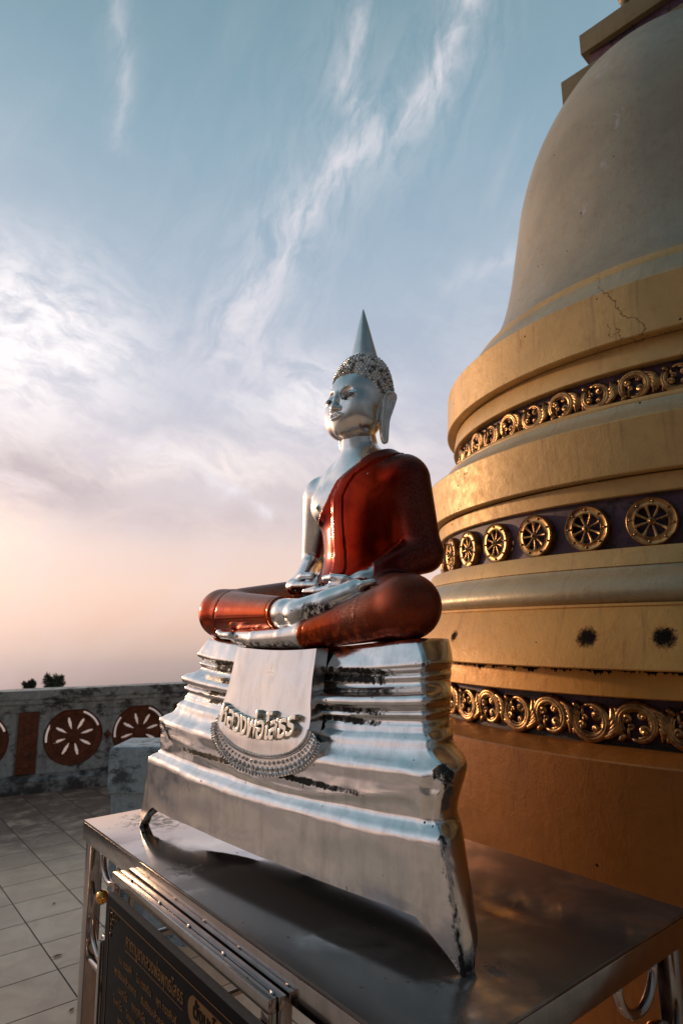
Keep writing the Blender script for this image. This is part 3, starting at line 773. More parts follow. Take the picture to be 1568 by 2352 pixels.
# hollow inside below
ib = []
for s_, dw in ((1.0, .006), (.5, .006)):
    w_ = .506 + .034 * s_ ; base = len(pv)
    for (X, Y) in ring_pts(w_ - dw, .142 + dw, .05, .19 + .02 * (1 - s_) - dw * 2):
        zt = .181; zb = zbot(X * w_ / (w_ - dw), Y - dw); pv.append((X, Y, zb if s_ == 1 else .105))
    ib.append(base)
last = bases[-1]
for k in range(NR):
    pf.append((last + k, ib[0] + k, ib[0] + (k + 1) % NR, last + (k + 1) % NR)); pf.append((ib[0] + k, ib[1] + k, ib[1] + (k + 1) % NR, ib[0] + (k + 1) % NR))
ci = len(pv); pv.append((0, .3, .105)); nin = len(pf)
for k in range(NR): pf.append((ib[1] + k, ci, ib[1] + (k + 1) % NR))
# dents and waves of hand-beaten sheet
pva = np.array(pv)
rl = np.array([(-.437, .262), (-.416, .247), (-.34, .237), (-.277, .230), (-.17, .217), (-.068, .206), (.061, .199), (.177, .202), (.31, .222), (.40, .236), (.425, .234), (.441, .220), (.456, .200)])
for i, (X, Y, Z) in enumerate(pv):
    if Z < .19 or Z > .285 or Y > .20 or abs(X) > .46: continue
    a_, b_ = rl[:-1], rl[1:]; ba = b_ - a_; t = np.clip((((X, Z) - a_) * ba).sum(1) / (ba * ba).sum(1), 0, 1); d = np.sqrt((((X, Z) - a_ - ba * t[:, None]) ** 2).sum(1)).min()
    above = Z > np.interp(X, rl[:, 0], rl[:, 1])
    pva[i, 1] -= .0032 * math.exp(-(d / .0055) ** 2) + (.0030 * min(1, d / .01) if above else 0)
for i, (X, Y, Z) in enumerate(pv):
    n1 = mnoise.noise(Vector((X * 9, Y * 9, Z * 22))); n2 = mnoise.noise(Vector((X * 30 + 5, Y * 30, Z * 45)))
    cz = math.exp(-((abs(X) - .48) ** 2 / .0009 + (Y - .175) ** 2 / .0016 + (Z - .275) ** 2 / .0012)); n3 = mnoise.noise(Vector((X * 90, Y * 90, Z * 90)))
    pva[i, 0] += .006 * cz * n3; pva[i, 1] += .0024 * n1 + .0009 * n2 + .006 * cz * n3; pva[i, 2] += .0010 * mnoise.noise(Vector((X * 14, 3, Z * 30)))
ped = mesh_obj('pedestal', pva, pf, M['pedestal'], statue, auto=60)
ped.data.materials.append(M['inner'])
for p in ped.data.polygons[nin:]: p.material_index = 1
# hanging cloth on the pedestal's front
def apY(z): return .196 + (.485 - z) * (-.058 / .265)
def apx(z): return float(np.interp(z, [.26, .30, .33, .36, .42, .49], [.168, .171, .166, .158, .150, .148]))
def out_z(x): return .3015 - (.0875) * math.sqrt(max(0, 1 - (x / .196) ** 2))     # outer edge of the fringe
def in_z(x): return .325 - (.066) * math.sqrt(max(0, 1 - (x / .166) ** 2))       # bead line
av = []; af = []; NX, NZ = 48, 26
for i in range(NX + 1):
    u = -1 + 2 * i / NX
    for j in range(NZ + 1):
        v_ = j / NZ
        # column from lower bead edge to the top
        xb = .166 * math.sin(u * math.pi / 2); zb = in_z(xb)
        ztop = .4795 + .006 * u * u
        z_ = zb + (ztop - zb) * v_; xw = apx(z_); X = xb + (xw * u - xb) * min(1, v_ * 3.2)
        av.append((X, apY(z_) - .010 - .004 * math.exp(-((z_ - .30) / .03) ** 2) + .0015 * mnoise.noise(Vector((X * 12, z_ * 12, 1))), z_))
nf_ = len(av)
for (X, Y, Z) in av[:nf_]: av.append((X, Y + .035, Z))
def vi(i, j, b=0): return b * nf_ + i * (NZ + 1) + j
for i in range(NX):
    for j in range(NZ): af.append((vi(i, j), vi(i + 1, j), vi(i + 1, j + 1), vi(i, j + 1)))
    af.append((vi(i, 0), vi(i, 0, 1), vi(i + 1, 0, 1), vi(i + 1, 0))); af.append((vi(i, NZ), vi(i + 1, NZ), vi(i + 1, NZ, 1), vi(i, NZ, 1)))
for j in range(NZ):
    af.append((vi(0, j), vi(0, j + 1), vi(0, j + 1, 1), vi(0, j, 1))); af.append((vi(NX, j), vi(NX, j, 1), vi(NX, j + 1, 1), vi(NX, j + 1)))
def dirt_cloth(t, o):
    d = t.v('LENGTH', t.v('SUBTRACT', o, (.0, .17, .432))); s_ = t.noise(t.rs(t.comb(t.xyz(o)[0], t.xyz(o)[2]), 60, 40, 260), 1, 4, .7)
    return t.m('MULTIPLY', t.m('MULTIPLY', t.rng(t.m('ADD', d, t.m('MULTIPLY', t.noise(o, 40, 3, .6), .03)), .034, .020), t.rng(s_, .52, .58)), .7)
M['cloth'] = silver_mat('cloth_steel', rough=.15, bmp=.0012, wav=7, dirt=dirt_cloth)
apron = mesh_obj('hanging_cloth', av, af, M['cloth'], statue, auto=45)
# fringe: backing strip, bead line, leaf rows
fb = MB(); NA = 72
for i in range(NA):
    a0, a1 = [math.pi * (1 + q / NA) for q in (i, i + 1)]
    P_ = []
    for a in (a0, a1):
        xi, zi = .166 * math.cos(a), .325 + .066 * math.sin(a); xo, zo = .196 * math.cos(a), .3015 + .0875 * math.sin(a)
        P_.append((xi, apY(zi) - .009, zi)); P_.append((xo, apY(zo) - .004, zo)); P_.append((xo, apY(zo) + .03, zo))
    fb.add(P_, [(0, 3, 4, 1), (1, 4, 5, 2)])
for i in range(84):
    a = math.pi * (1 + (i + .5) / 84); xi, zi = .1665 * math.cos(a), .324 + .0665 * math.sin(a)
    fb.sphere((xi, apY(zi) - .0125, zi), .0030, 8, 6)
fb.tube([(.171 * math.cos(math.pi * (1 + i / 60)), apY(.322 + .0705 * math.sin(math.pi * (1 + i / 60))) - .010, .322 + .0705 * math.sin(math.pi * (1 + i / 60))) for i in range(61)], .0018, 6)
rf = random.Random(5)
for row, (fr, n_, ln, wd) in enumerate(((.30, 34, .0085, .0050), (.62, 34, .0120, .0046), (.86, 50, .0100, .0036))):
    for i in range(n_):
        a = math.pi * (1 + (i + .5 * (row % 2) + .25) / n_)
        xi, zi = .168 * math.cos(a), .323 + .068 * math.sin(a); xo, zo = .196 * math.cos(a), .3015 + .0875 * math.sin(a)
        d = Vector((xo - xi, 0, zo - zi)); c = Vector((xi, 0, zi)) + d * fr; d.normalize(); s_ = Vector((-d.z, 0, d.x))
        ln_ = ln * rf.uniform(.85, 1.15); wd_ = wd * rf.uniform(.85, 1.15); h_ = .0055 * rf.uniform(.8, 1.3)
        ring = [c - d * ln_ * .5, c + s_ * wd_ * .7 - d * ln_ * .15, c + s_ * wd_ * .5 + d * ln_ * .25, c + d * ln_ * .62, c - s_ * wd_ * .5 + d * ln_ * .25, c - s_ * wd_ * .7 - d * ln_ * .15]
        v = [(q.x, apY(q.z) - .007, q.z) for q in ring]; v += [(c.x + rf.uniform(-1, 1) * .0008, apY(c.z) - .007 - h_, c.z + rf.uniform(-1, 1) * .001)]
        cc = c + d * ln_ * .25; v += [(cc.x, apY(cc.z) - .007 - h_ * .75, cc.z)]
        fb.add(v, [(0, 1, 6), (1, 2, 7, 6), (2, 3, 7), (3, 4, 7), (4, 5, 6, 7), (5, 0, 6)])
M['fringe'] = silver_mat('fringe_steel', rough=.17, bmp=.0004, dirt=lambda t, o: t.m('MULTIPLY', t.rng(t.noise(o, 60, 5, .7), .58, .66), .8))
fb.make('fringe', M['fringe'], apron, auto=25)
# lettering
def text_mesh(body, size, extrude=.0, bevel=.0, offset=0., align='CENTER', spacing=1.0, res=6):
    c = bpy.data.curves.new('lettering', 'FONT'); c.body = body; c.size = size; c.extrude = extrude; c.bevel_depth = bevel; c.bevel_resolution = 2
    c.offset = offset; c.align_x = align; c.space_character = spacing; c.resolution_u = res
    o = bpy.data.objects.new('lettering', c); COL.objects.link(o)
    dg = bpy.context.evaluated_depsgraph_get(); dg.update()
    me = bpy.data.meshes.new_from_object(o.evaluated_get(dg)); COL.objects.unlink(o); bpy.data.objects.remove(o)
    return me
me = text_mesh("หลวงพ่อโสธร", .046, .0055, .0010, .0007, spacing=.97)
co = np.zeros(len(me.vertices) * 3); me.vertices.foreach_get('co', co); co = co.reshape(-1, 3)
wmax = co[:, 0].max() - co[:, 0].min(); xm = (co[:, 0].max() + co[:, 0].min()) / 2
X = (co[:, 0] - xm) * (.274 / wmax) - .004; Zt = .292 + co[:, 1] * 1.42 + 1.3 * X ** 2
Y = np.array([apY(z) for z in Zt]) - .0175 - co[:, 2]
me.vertices.foreach_set('co', np.stack([X, Y, Zt], 1).ravel()); me.update(); me.materials.clear()
M['letters'] = silver_mat('lettering_steel', (.80, .74, .64), rough=.16, bmp=.0003)
me.materials.append(M['letters'])
lt = bpy.data.objects.new('lettering', me); COL.objects.link(lt); lt.parent = apron
# ------------------------------------------------------------------ steel table
TA, TROT = (-0.74199, 1.93193, 0.9729), rad(-51.258)
TW, TL = .6913, 1.3525
def table_mat():
    m, t, b = new_mat('table_steel'); o = t.coord(); x_, y_, z_ = t.xyz(o)
    n1 = t.noise(o, 5, 4, .55, .4); n2 = t.noise(o, 34, 10, .80, .2); n3 = t.noise(o, 110, 4, .6)
    def spot(cx, cy, r, k):
        d = t.v('LENGTH', t.v('SUBTRACT', t.comb(x_, y_), (cx, cy, 0))); return t.m('MULTIPLY', t.rng(d, r, r * .1), k)
    sp = spot(.14, .17, .22, .26)
    for q in ((.30, .12, .08, .12), (.55, .05, .09, .22), (.36, .07, .10, .12), (1.26, .24, .06, .26), (1.24, .15, .07, .2), (.9, .05, .12, .08), (.05, .40, .3, .16), (1.30, .07, .08, .14)): sp = t.m('MAXIMUM', sp, spot(*q))
    k = t.rng(t.m('ADD', n2, sp), .66, .80)
    vo = t.N.new('ShaderNodeTexVoronoi'); t.put(vo.inputs['Vector'], o); vo.inputs['Scale'].default_value = 30
    pits = t.m('MULTIPLY', t.m('LESS_THAN', vo.outputs['Distance'], .10), t.m('GREATER_THAN', t.xyz(vo.outputs['Color'])[0], .75))
    k = t.m('MAXIMUM', k, t.m('MULTIPLY', pits, .8))
    film = t.m('MULTIPLY', t.rng(t.m('ADD', n1, t.m('ADD', t.rng(x_, .2, .9, -.12, .16), t.rng(y_, .25, .0, -.05, .10))), .40, .66), .9)
    c = t.mix(film, (.50, .47, .455), (.09, .08, .076)); c = t.mix(t.m('MULTIPLY', k, .85), c, (.045, .036, .034))
    t.put(b.inputs['Base Color'], c); t.put(b.inputs['Metallic'], t.m('SUBTRACT', 1.0, t.m('MAXIMUM', t.m('MULTIPLY', k, .6), t.m('MULTIPLY', film, .42))))
    t.put(b.inputs['Roughness'], t.m('ADD', t.m('MULTIPLY_ADD', k, .35, .035), t.m('MULTIPLY', film, .17)))
    bump(t, b, t.m('ADD', t.m('MULTIPLY', n1, 1.0), t.m('MULTIPLY', n3, .03)), .0007)
    return m
M['table'] = table_mat()
table = empty('steel_table', (TA[0], TA[1], 0), TROT, 'low polished steel table carrying the silver statue, its top stained with soot', 'table')
ZT = TA[2]
mb = MB(); mb.box((0, 0, ZT - .006), (TL, TW, ZT), bev=.002); mb.make('tabletop', M['table'], table, auto=40)
def rail(a, b): mb = MB(); mb.box(a, b, bev=.002); return mb.make('apron_rail', M['tube'], table, auto=40)
rail((0, 0, ZT - .052), (TL, .003, ZT - .007)); rail((0, TW - .003, ZT - .052), (TL, TW, ZT - .007))
rail((0, .004, ZT - .052), (.003, TW - .004, ZT - .007)); rail((TL - .003, .004, ZT - .052), (TL, TW - .004, ZT - .007))
LG = .038
for (lx, ly) in ((.012, .006), (TL - .012 - LG, .006), (TL - .012 - LG, TW - .006 - LG), (.012, TW - .006 - LG)):
    mb = MB(); mb.box((lx, ly, 0), (lx + LG, ly + LG, ZT - .008), bev=.004); mb.make('leg', M['tube'], table, auto=40)
zb_ = ZT - .345
def cross(a, b, r=.011, name='stretcher'): mb = MB(); mb.tube([a, b], r, 14); return mb.make(name, M['tube'], table, auto=50)
cross((.02, .024, zb_), (TL - .04, .024, zb_)); cross((.02, TW - .024, zb_), (TL - .04, TW - .024, zb_))
cross((.031, .02, zb_), (.031, TW - .02, zb_)); cross((TL - .031, .02, zb_), (TL - .031, TW - .02, zb_))
cross((.45, .024, zb_ + .002), (.45, TW - .024, zb_ + .002), .008); cross((.90, .024, zb_ + .002), (.90, TW - .024, zb_ + .002), .008)
cross((.03, .10, ZT - .29), (TL - .04, .10, ZT - .29), .006)
def spline(pts, n=10):
    P_ = [Vector(p) for p in pts]; out = []
    P_ = [P_[0] * 2 - P_[1]] + P_ + [P_[-1] * 2 - P_[-2]]
    for i in range(1, len(P_) - 2):
        for k in range(n):
            t = k / n; a, b, c, d = P_[i - 1:i + 3]
            out.append(.5 * ((2 * b) + (c - a) * t + (2 * a - 5 * b + 4 * c - d) * t * t + (3 * b - a - 3 * c + d) * t ** 3))
    out.append(P_[-2]); return out
M['brass'], t_, b_ = new_mat('brass_ball'); b_.inputs['Base Color'].default_value = (.72, .38, .10, 1); b_.inputs['Metallic'].default_value = 1; b_.inputs['Roughness'].default_value = .12
def scroll(plane, o_, s_=1.0):
    """S-shaped bent tube with a brass ball, in the plane of one table side"""
    pts = [(.085, -.170), (.062, -.180), (.040, -.205), (.030, -.245), (.045, -.290), (.085, -.318), (.125, -.322), (.155, -.300), (.150, -.265), (.128, -.262)]
    f = (lambda a, b: (o_ + s_ * a, .026, ZT + b)) if plane == 'front' else (lambda a, b: (TL - .026, o_ + s_ * a, ZT + b))
    mb = MB(); mb.tube(spline([f(*p) for p in pts], 8), .0085, 12); sc_ = mb.make('scroll_tube', M['tube'], table, True)
    mb = MB(); mb.sphere(f(.098, -.176), .018, 24, 16); mb.make('ball', M['brass'], sc_, True)
    ring = [f(.150 + .062 * math.cos(a), -.066 + .062 * math.sin(a)) for a in [math.pi * (1 + i / 24) for i in range(25)]]
    mb = MB(); mb.tube(ring, .0085, 12); mb.make('scroll_tube', M['tube'], table, True)
scroll('front', 0.012); scroll('front', TL - .012, -1.0); scroll('side', 0.012); scroll('side', TW - .012, -1.0)

# ------------------------------------------------------------------ folding frame in front of the table
fr = empty('sign_stand', (TA[0], TA[1], 0), TROT, 'folding stand of thin square steel tube, standing against the table behind the black sign', 'stand')
z1 = ZT - .040
def sq(a, b, name='tube'):
    mb = MB(); mb.box(a, b, bev=.0012); return mb.make(name, M['tube'], fr, auto=40)
X0_, X1_ = .338, 1.034
sq((X0_, -.034, z1 - .020), (X1_, -.0185, z1), 'top_rail'); sq((X0_ + .004, -.0165, z1 - .020), (X1_ + .004, -.003, z1), 'top_rail')
sq((X0_, -.034, .0), (X0_ + .018, -.0185, z1 - .0202), 'leg'); sq((X1_ - .022, -.034, 0), (X1_, -.0185, z1 - .0202), 'leg')
sq((X0_ + .055, -.0165, .0), (X0_ + .070, -.003, z1 - .0202), 'leg'); sq((X1_ - .018, -.0165, 0), (X1_ + .002, -.003, z1 - .0202), 'leg')
for hx_ in (.42, .58, .72, .86, 1.02):
    mb = MB(); mb.tube([(hx_ - .005, -.0175, z1 + .0005), (hx_ + .005, -.0175, z1 + .0005)], .0022, 8); mb.make('hinge_pin', M['tube'], fr, True)
sq((X0_ + .0185, -.033, .30), (X1_ - .0225, -.0195, .315), 'cross_rail')
# left holder post of the sign
sq((.318, -.052, .02), (.331, -.038, ZT - .190), 'holder_post'); sq((.318, -.0375, .30), (.331, -.0345, .315), 'holder_bracket')

# ------------------------------------------------------------------ the sign
m, t, b = new_mat('black_granite'); o = t.coord(); n = t.noise(o, 220, 3, .7)
t.put(b.inputs['Base Color'], t.mix(t.rng(n, .5, .7), (.004, .003, .005), (.009, .007, .010))); b.inputs['Roughness'].default_value = .10; b.inputs['IOR'].default_value = 1.12; M['granite'] = m
M['granite_edge'] = paint_mat('sawn_granite_edge', (.030, .034, .040), .8, bmp=.0006, sc=60)
m, t, b = new_mat('gold_leaf_letters'); b.inputs['Base Color'].default_value = (.17, .08, .016, 1); b.inputs['Metallic'].default_value = .75; b.inputs['Roughness'].default_value = .38; M['gold_ink'] = m
sign = empty('prayer_sign', (TA[0], TA[1], 0), TROT, 'black granite sign with gold Thai prayer lettering leaning on the front of the table', 'sign')
SX0, SX1, SZ1, SZ0, SY = .366, 1.10, ZT - .074, ZT - .60, -.054
mb = MB(); mb.box((SX0, SY, SZ0), (SX1, SY + .018, SZ1)); so_ = mb.make('slab', M['granite'], sign)
so_.data.materials.append(M['granite_edge'])
for p in so_.data.polygons:
    if abs(p.normal.y) < .5: p.material_index = 1
def on_sign(me, x0, zb, parent=so_, name='lettering'):
    co = np.zeros(len(me.vertices) * 3); me.vertices.foreach_get('co', co); co = co.reshape(-1, 3)
    co = np.stack([x0 + co[:, 0], SY - .0006 - co[:, 2], zb + co[:, 1]], 1)
    me.vertices.foreach_set('co', co.ravel()); me.update(); me.materials.clear(); me.materials.append(M['gold_ink'])
    o = bpy.data.objects.new(name, me); COL.objects.link(o); o.parent = parent; return o
def strip(pts, w, name, parent=so_):
    mb = MB()
    for a, b in zip(pts, pts[1:]):
        a = Vector((a[0], 0, a[1])); b = Vector((b[0], 0, b[1])); d = (b - a).normalized(); s_ = Vector((-d.z, 0, d.x)) * w / 2
        q = [a - s_, b - s_, b + s_, a + s_]; v = [(p.x, SY - .0004, p.z) for p in q] + [(p.x, SY - .0012, p.z) for p in q]
        mb.add(v, [(4, 5, 6, 7), (0, 1, 5, 4), (1, 2, 6, 5), (2, 3, 7, 6), (3, 0, 4, 7)])
    return mb.make(name, M['gold_ink'], parent)
bx0, bz1 = SX0 + .024, SZ1 - .021
strip([(bx0, SZ0 + .02), (bx0, bz1), (SX1 - .024, bz1), (SX1 - .024, SZ0 + .02)], .0018, 'border')
# leafy corner ornament
mb = MB()
for (cx, cz, r0, a0, a1) in ((.012, -.014, .010, 0, 5.2), (.030, -.010, .007, 3.2, 8), (.010, -.034, .007, -1.5, 3.6), (.046, -.008, .005, 3.4, 7.5), (.008, -.052, .005, -1.2, 3.4), (.022, -.024, .008, 1, 6)):
    pts = []
    for i in range(15):
        a = a0 + (a1 - a0) * i / 14; r = r0 * (1 - .55 * i / 14); pts.append((bx0 + .004 + cx + r * math.cos(a), SY - .0012, bz1 - .002 + cz + r * math.sin(a)))
    mb.tube(pts, [.0011 - .0005 * i / 14 for i in range(15)], 5)
mb.make('corner_ornament', M['gold_ink'], so_)
tx = SX0 + .130
ti = text_mesh("คาถาบูชาหลวงพ่อพุทธโสธร", .0340, .0004, 0, .0004, 'LEFT'); 
co = np.zeros(len(ti.vertices) * 3); ti.vertices.foreach_get('co', co); co = co.reshape(-1, 3); wdt = co[:, 0].max(); co[:, 0] *= .285 / wdt; ti.vertices.foreach_set('co', co.ravel())
on_sign(ti, tx, SZ1 - .066); strip([(tx, SZ1 - .0745), (tx + .285, SZ1 - .0745)], .0014, 'underline')
for row, (x_, s_) in enumerate(((-.030, "นะ ทรงฟ้า    โม ทรงดิน    พุท ทรงสินธุ์    ธา ทรงสมุทร"), (-.058, "พุทธังแคล้วคลาด  ธัมมังแคล้วคลาด  สังฆังแคล้วคลาด"), (-.028, "นะกาโร   กุกกุสันโธ   สิโรมัชเฌ"), (-.055, "โมกาโร   โกนาคะมะโน   นานาจิตเต"),
        (-.026, "พุทกาโร   กัสสะโป   พุทโธ"), (-.055, "ธากาโร   ศรีศากยะมุนี   โคตะโม"), (-.03, "ยะกาโร   อะริยะเมตไตรโย"), (-.05, "ปัญจะพุทธา   นะมามิหัง"))):
    xc_ = tx + x_
    for ph in [w for w in s_.split('  ') if w.strip()]:
        me = text_mesh(ph.strip(), .0190, .0003, 0, .0003, 'LEFT', res=4); wd = max(v.co.x for v in me.vertices)
        if xc_ + wd < SX1 - .03: on_sign(me, xc_, SZ1 - .109 - .0285 * row)
        xc_ += wd + .024

bv = []; bx, bz, bl_, bh = SX0 + .436, SZ1 - .058, .215, .023
for i in range(24):
    a = math.pi / 2 + math.pi * i / 23; bv.append((bx + bh + bh * math.cos(a), bz + bh * math.sin(a)))
for i in range(24):
    a = -math.pi / 2 + math.pi * i / 23; bv.append((bx + bl_ - bh + bh * math.cos(a), bz + bh * math.sin(a)))
mb = MB(); n_ = len(bv); mb.add([(p[0], SY - .0013, p[1]) for p in bv] + [(p[0], SY + .0001, p[1]) for p in bv], [tuple(range(n_))] + [(i, (i + 1) % n_, n_ + (i + 1) % n_, n_ + i) for i in range(n_)])
badge = mb.make('badge', M['gold_ink'], so_)
bt = text_mesh("ตั้งนะโม 3 จบ", .034, .0004, 0, .0006, 'LEFT'); ob_ = on_sign(bt, bx + .020, bz - .008, badge); ob_.data.materials.clear(); ob_.data.materials.append(M['granite']); ob_.location.y = -.0012
# ------------------------------------------------------------------ the stupa
SS = .7; CX, CY = 2.42639 * SS, 4.0 * SS
def zw(z): return 1.5 + z * SS
stupa = empty('golden_stupa', (CX, CY, 0), 0, 'round golden stupa with purple friezes of wheels and scrolls behind the silver statue', 'stupa')
GOLD = (.56, .36, .135)
def stain_marks(marks, zc):
    pass
def gold_mat(name, col, rough=.50, metal=.22, holes=(), streak=None, cracks=True, peel=0.):
    m, t, b = new_mat(name); o = t.coord(); x_, y_, z_ = t.xyz(o); a_ = t.m('ARCTAN2', y_, x_)
    n1 = t.noise(o, 2.4, 5, .6, .3); n2 = t.noise(o, 24, 6, .65, .3); n3 = t.noise(o, 120, 3, .6)
    c = t.mix(t.rng(n1, .3, .7), tuple(q * .80 for q in col), tuple(min(1, q * 1.10) for q in col))
    c = t.mix(t.m('MULTIPLY', t.rng(n2, .5, .78), .35), c, (col[0] * .55, col[1] * .45, col[2] * .5))
    run = t.noise(t.comb(t.m('MULTIPLY', a_, 55), t.m('MULTIPLY', z_, 2.2)), 1, 5, .65)
    c = t.mix(t.m('MULTIPLY', t.rng(run, .54, .72), .50 if not peel else .12), c, (col[0] * .45, col[1] * .38, col[2] * .5))
    dark = None
    vo = t.N.new('ShaderNodeTexVoronoi'); t.put(vo.inputs['Vector'], o); vo.inputs['Scale'].default_value = 17
    dark = t.m('MULTIPLY', t.m('LESS_THAN', t.m('ADD', vo.outputs['Distance'], t.m('MULTIPLY', n3, .08)), .105), t.m('GREATER_THAN', t.xyz(vo.outputs['Color'])[0], .74))
    if cracks:
        wv = t.N.new('ShaderNodeTexVoronoi'); wv.feature = 'DISTANCE_TO_EDGE'
        dist_ = t.v('ADD', t.comb(t.m('MULTIPLY', a_, 1.6), t.m('MULTIPLY', z_, .8)), t.v('MULTIPLY', t.v('SUBTRACT', t.noise(o, 7, 4, .7, 0, True), (.5, .5, .5)), (.16, .16, 0)))
        t.put(wv.inputs['Vector'], dist_); wv.inputs['Scale'].default_value = 2.6
        cr_ = t.m('MULTIPLY', t.m('LESS_THAN', wv.outputs['Distance'], .004), t.m('GREATER_THAN', t.noise(o, 2.2, 2, .5), .60)); dark = t.m('MAXIMUM', dark, t.m('MULTIPLY', cr_, .45))
    for (aa, zz_, r_) in holes:
        px, py = math.cos(rad(aa)), math.sin(rad(aa)); R_ = 2.0 * SS
        d = t.v('LENGTH', t.v('SUBTRACT', o, (px * R_, py * R_, zz_)))
        d = t.m('ADD', d, t.m('MULTIPLY', t.m('SUBTRACT', t.noise(o, 75, 8, .85), .5), r_ * 2.0)); dark = t.m('MAXIMUM', dark, t.m('MULTIPLY', t.rng(d, r_ * 1.05, r_ * .5), 1.0))
    if streak:
        for (zt_, dr, k_) in streak:   # black runs hanging from an edge
            sn = t.noise(t.comb(t.m('MULTIPLY', a_, 26), 0.), 1, 6, .75); lim = t.m('SUBTRACT', zt_, t.m('MULTIPLY', t.rng(sn, .40, .75), dr))
            dark = t.m('MAXIMUM', dark, t.m('MULTIPLY', t.m('MULTIPLY', t.m('GREATER_THAN', z_, lim), t.m('LESS_THAN', z_, zt_ + .002)), k_))
    if peel:
        pk = t.rng(t.noise(o, 5, 7, .7, .5), .64, .66); c = t.mix(t.m('MULTIPLY', pk, peel), c, (.40, .36, .36))
    c = t.mix(dark, c, (.012, .008, .008))
    t.put(b.inputs['Base Color'], c); t.put(b.inputs['Roughness'], t.m('MULTIPLY_ADD', dark, .4, t.m('MULTIPLY_ADD', t.rng(n2, .3, .7), .15, rough - .05))); t.put(b.inputs['Specular IOR Level'], t.m('MULTIPLY_ADD', dark, -.42, .5)); t.put(b.inputs['Metallic'], t.m('MULTIPLY_ADD', dark, -metal, metal))
    bump(t, b, t.m('SUBTRACT', t.m('ADD', t.m('MULTIPLY', n1, .5), t.m('ADD', t.m('MULTIPLY', n2, .45), t.m('MULTIPLY', n3, .16))), t.m('MULTIPLY', dark, .3)), .003)
    return m
M['gold'] = gold_mat('gold_paint', GOLD)
M['gold_wide'] = gold_mat('gold_paint_wide', (.60, .31, .075), holes=[(-158.45, zw(-.043), .022), (-135.99, zw(-.047), .036), (-127.75, zw(-.046), .036)])
M['gold_strip'] = gold_mat('gold_paint_strip', (.60, .29, .055), streak=[(zw(-.170), .030, 1.0)])
M['gold_drum'] = gold_mat('gold_paint_drum', (.36, .13, .022), rough=.40, metal=.3, cracks=False)
M['dull'] = gold_mat('worn_grey_gold_paint', (.43, .35, .215), rough=.42, metal=.25)
M['bell'] = gold_mat('worn_beige_gold_paint', (.33, .285, .205), rough=.45, metal=.25, cracks=False, peel=.8)
def purple_mat():
    m, t, b = new_mat('purple_frieze_paint'); o = t.coord(); n1 = t.noise(o, 6, 5, .6); n2 = t.noise(o, 18, 7, .75); z_ = t.xyz(o)[2]
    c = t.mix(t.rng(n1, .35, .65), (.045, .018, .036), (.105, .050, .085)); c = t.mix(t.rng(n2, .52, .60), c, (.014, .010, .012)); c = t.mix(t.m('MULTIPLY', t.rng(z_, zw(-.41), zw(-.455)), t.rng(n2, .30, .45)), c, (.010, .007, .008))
    t.put(b.inputs['Base Color'], c); b.inputs['Roughness'].default_value = .6; bump(t, b, n2, .002); return m
M['purple'] = purple_mat()
NS = 180
def drum(name, prof, mat, auto=30, n=NS):
    P_ = []
    for (r, z) in prof: P_.append((r * SS, zw(z)))
    mb = MB(); mb.lathe(P_, n); o = mb.make(name, mat, stupa, auto=auto); return o
def ease(pts, n=8):
    v = spline([(p[0], p[1], 0) for p in pts], n); return [(p.x, p.y) for p in v]
drum('lower_drum', [(2.128, -2.142), (2.128, -.494), (2.122, -.488), (2.0, -.468), (1.90, -.468)], M['gold_drum'])
drum('scroll_frieze_wall', [(1.905, -.47), (1.905, -.27)], M['purple'])
drum('moulding', [(1.90, -.274), (1.990, -.2745), (1.995, -.270), (1.985, -.1705)], M['gold_strip'])
drum('wide_band', [(1.98, -.166), (2.046, -.1675), (2.051, -.162), (1.962, .068), (1.955, .074), (1.958, .078), (1.953, .088), (1.93, .0905)], M['gold_wide'])
drum('torus_moulding', ease([(1.935, .0905), (1.958, .115), (1.960, .145), (1.935, .185), (1.885, .225), (1.872, .2415)], 6), M['dull'], 60)
drum('moulding', [(1.868, .240), (1.876, .2445), (1.846, .316), (1.840, .321), (1.73, .322)], M['gold'])
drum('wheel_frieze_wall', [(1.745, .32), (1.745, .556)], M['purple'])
drum('moulding', [(1.74, .5545), (1.774, .554), (1.779, .558), (1.786, .628), (1.78, .634)], M['gold_strip'] if False else M['gold'])
drum('band', [(1.78, .6372), (1.833, .637), (1.838, .642), (1.857, .866), (1.854, .872)], M['gold'])
drum('cove_moulding', ease([(1.854, .872), (1.800, .900), (1.752, .935), (1.728, .975)], 6), M['dull'], 60)
drum('moulding', [(1.726, .9745), (1.728, .982), (1.711, 1.001), (1.60, 1.003)], M['gold'])
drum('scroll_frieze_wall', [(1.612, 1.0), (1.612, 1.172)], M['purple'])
drum('moulding', [(1.61, 1.1702), (1.659, 1.170), (1.664, 1.174), (1.644, 1.286), (1.64, 1.292)], M['gold'])
drum('band', [(1.638, 1.294), (1.697, 1.294), (1.703, 1.299), (1.688, 1.562), (1.683, 1.568)], M['gold'])
drum('cove_moulding', ease([(1.683, 1.568), (1.625, 1.610), (1.570, 1.665), (1.532, 1.725)], 6), M['dull'], 60)
drum('moulding', [(1.531, 1.7245), (1.530, 1.732), (1.490, 1.786), (1.487, 1.788)], M['gold'])
drum('bell', ease([(1.486, 1.788), (1.409, 1.86), (1.354, 1.95), (1.285, 2.1), (1.215, 2.35), (1.150, 2.7), (1.085, 3.05), (.960, 3.4), (.753, 3.75), (.56, 3.93), (.3, 4.05), (.01, 4.1)], 8), M['bell'], 60)
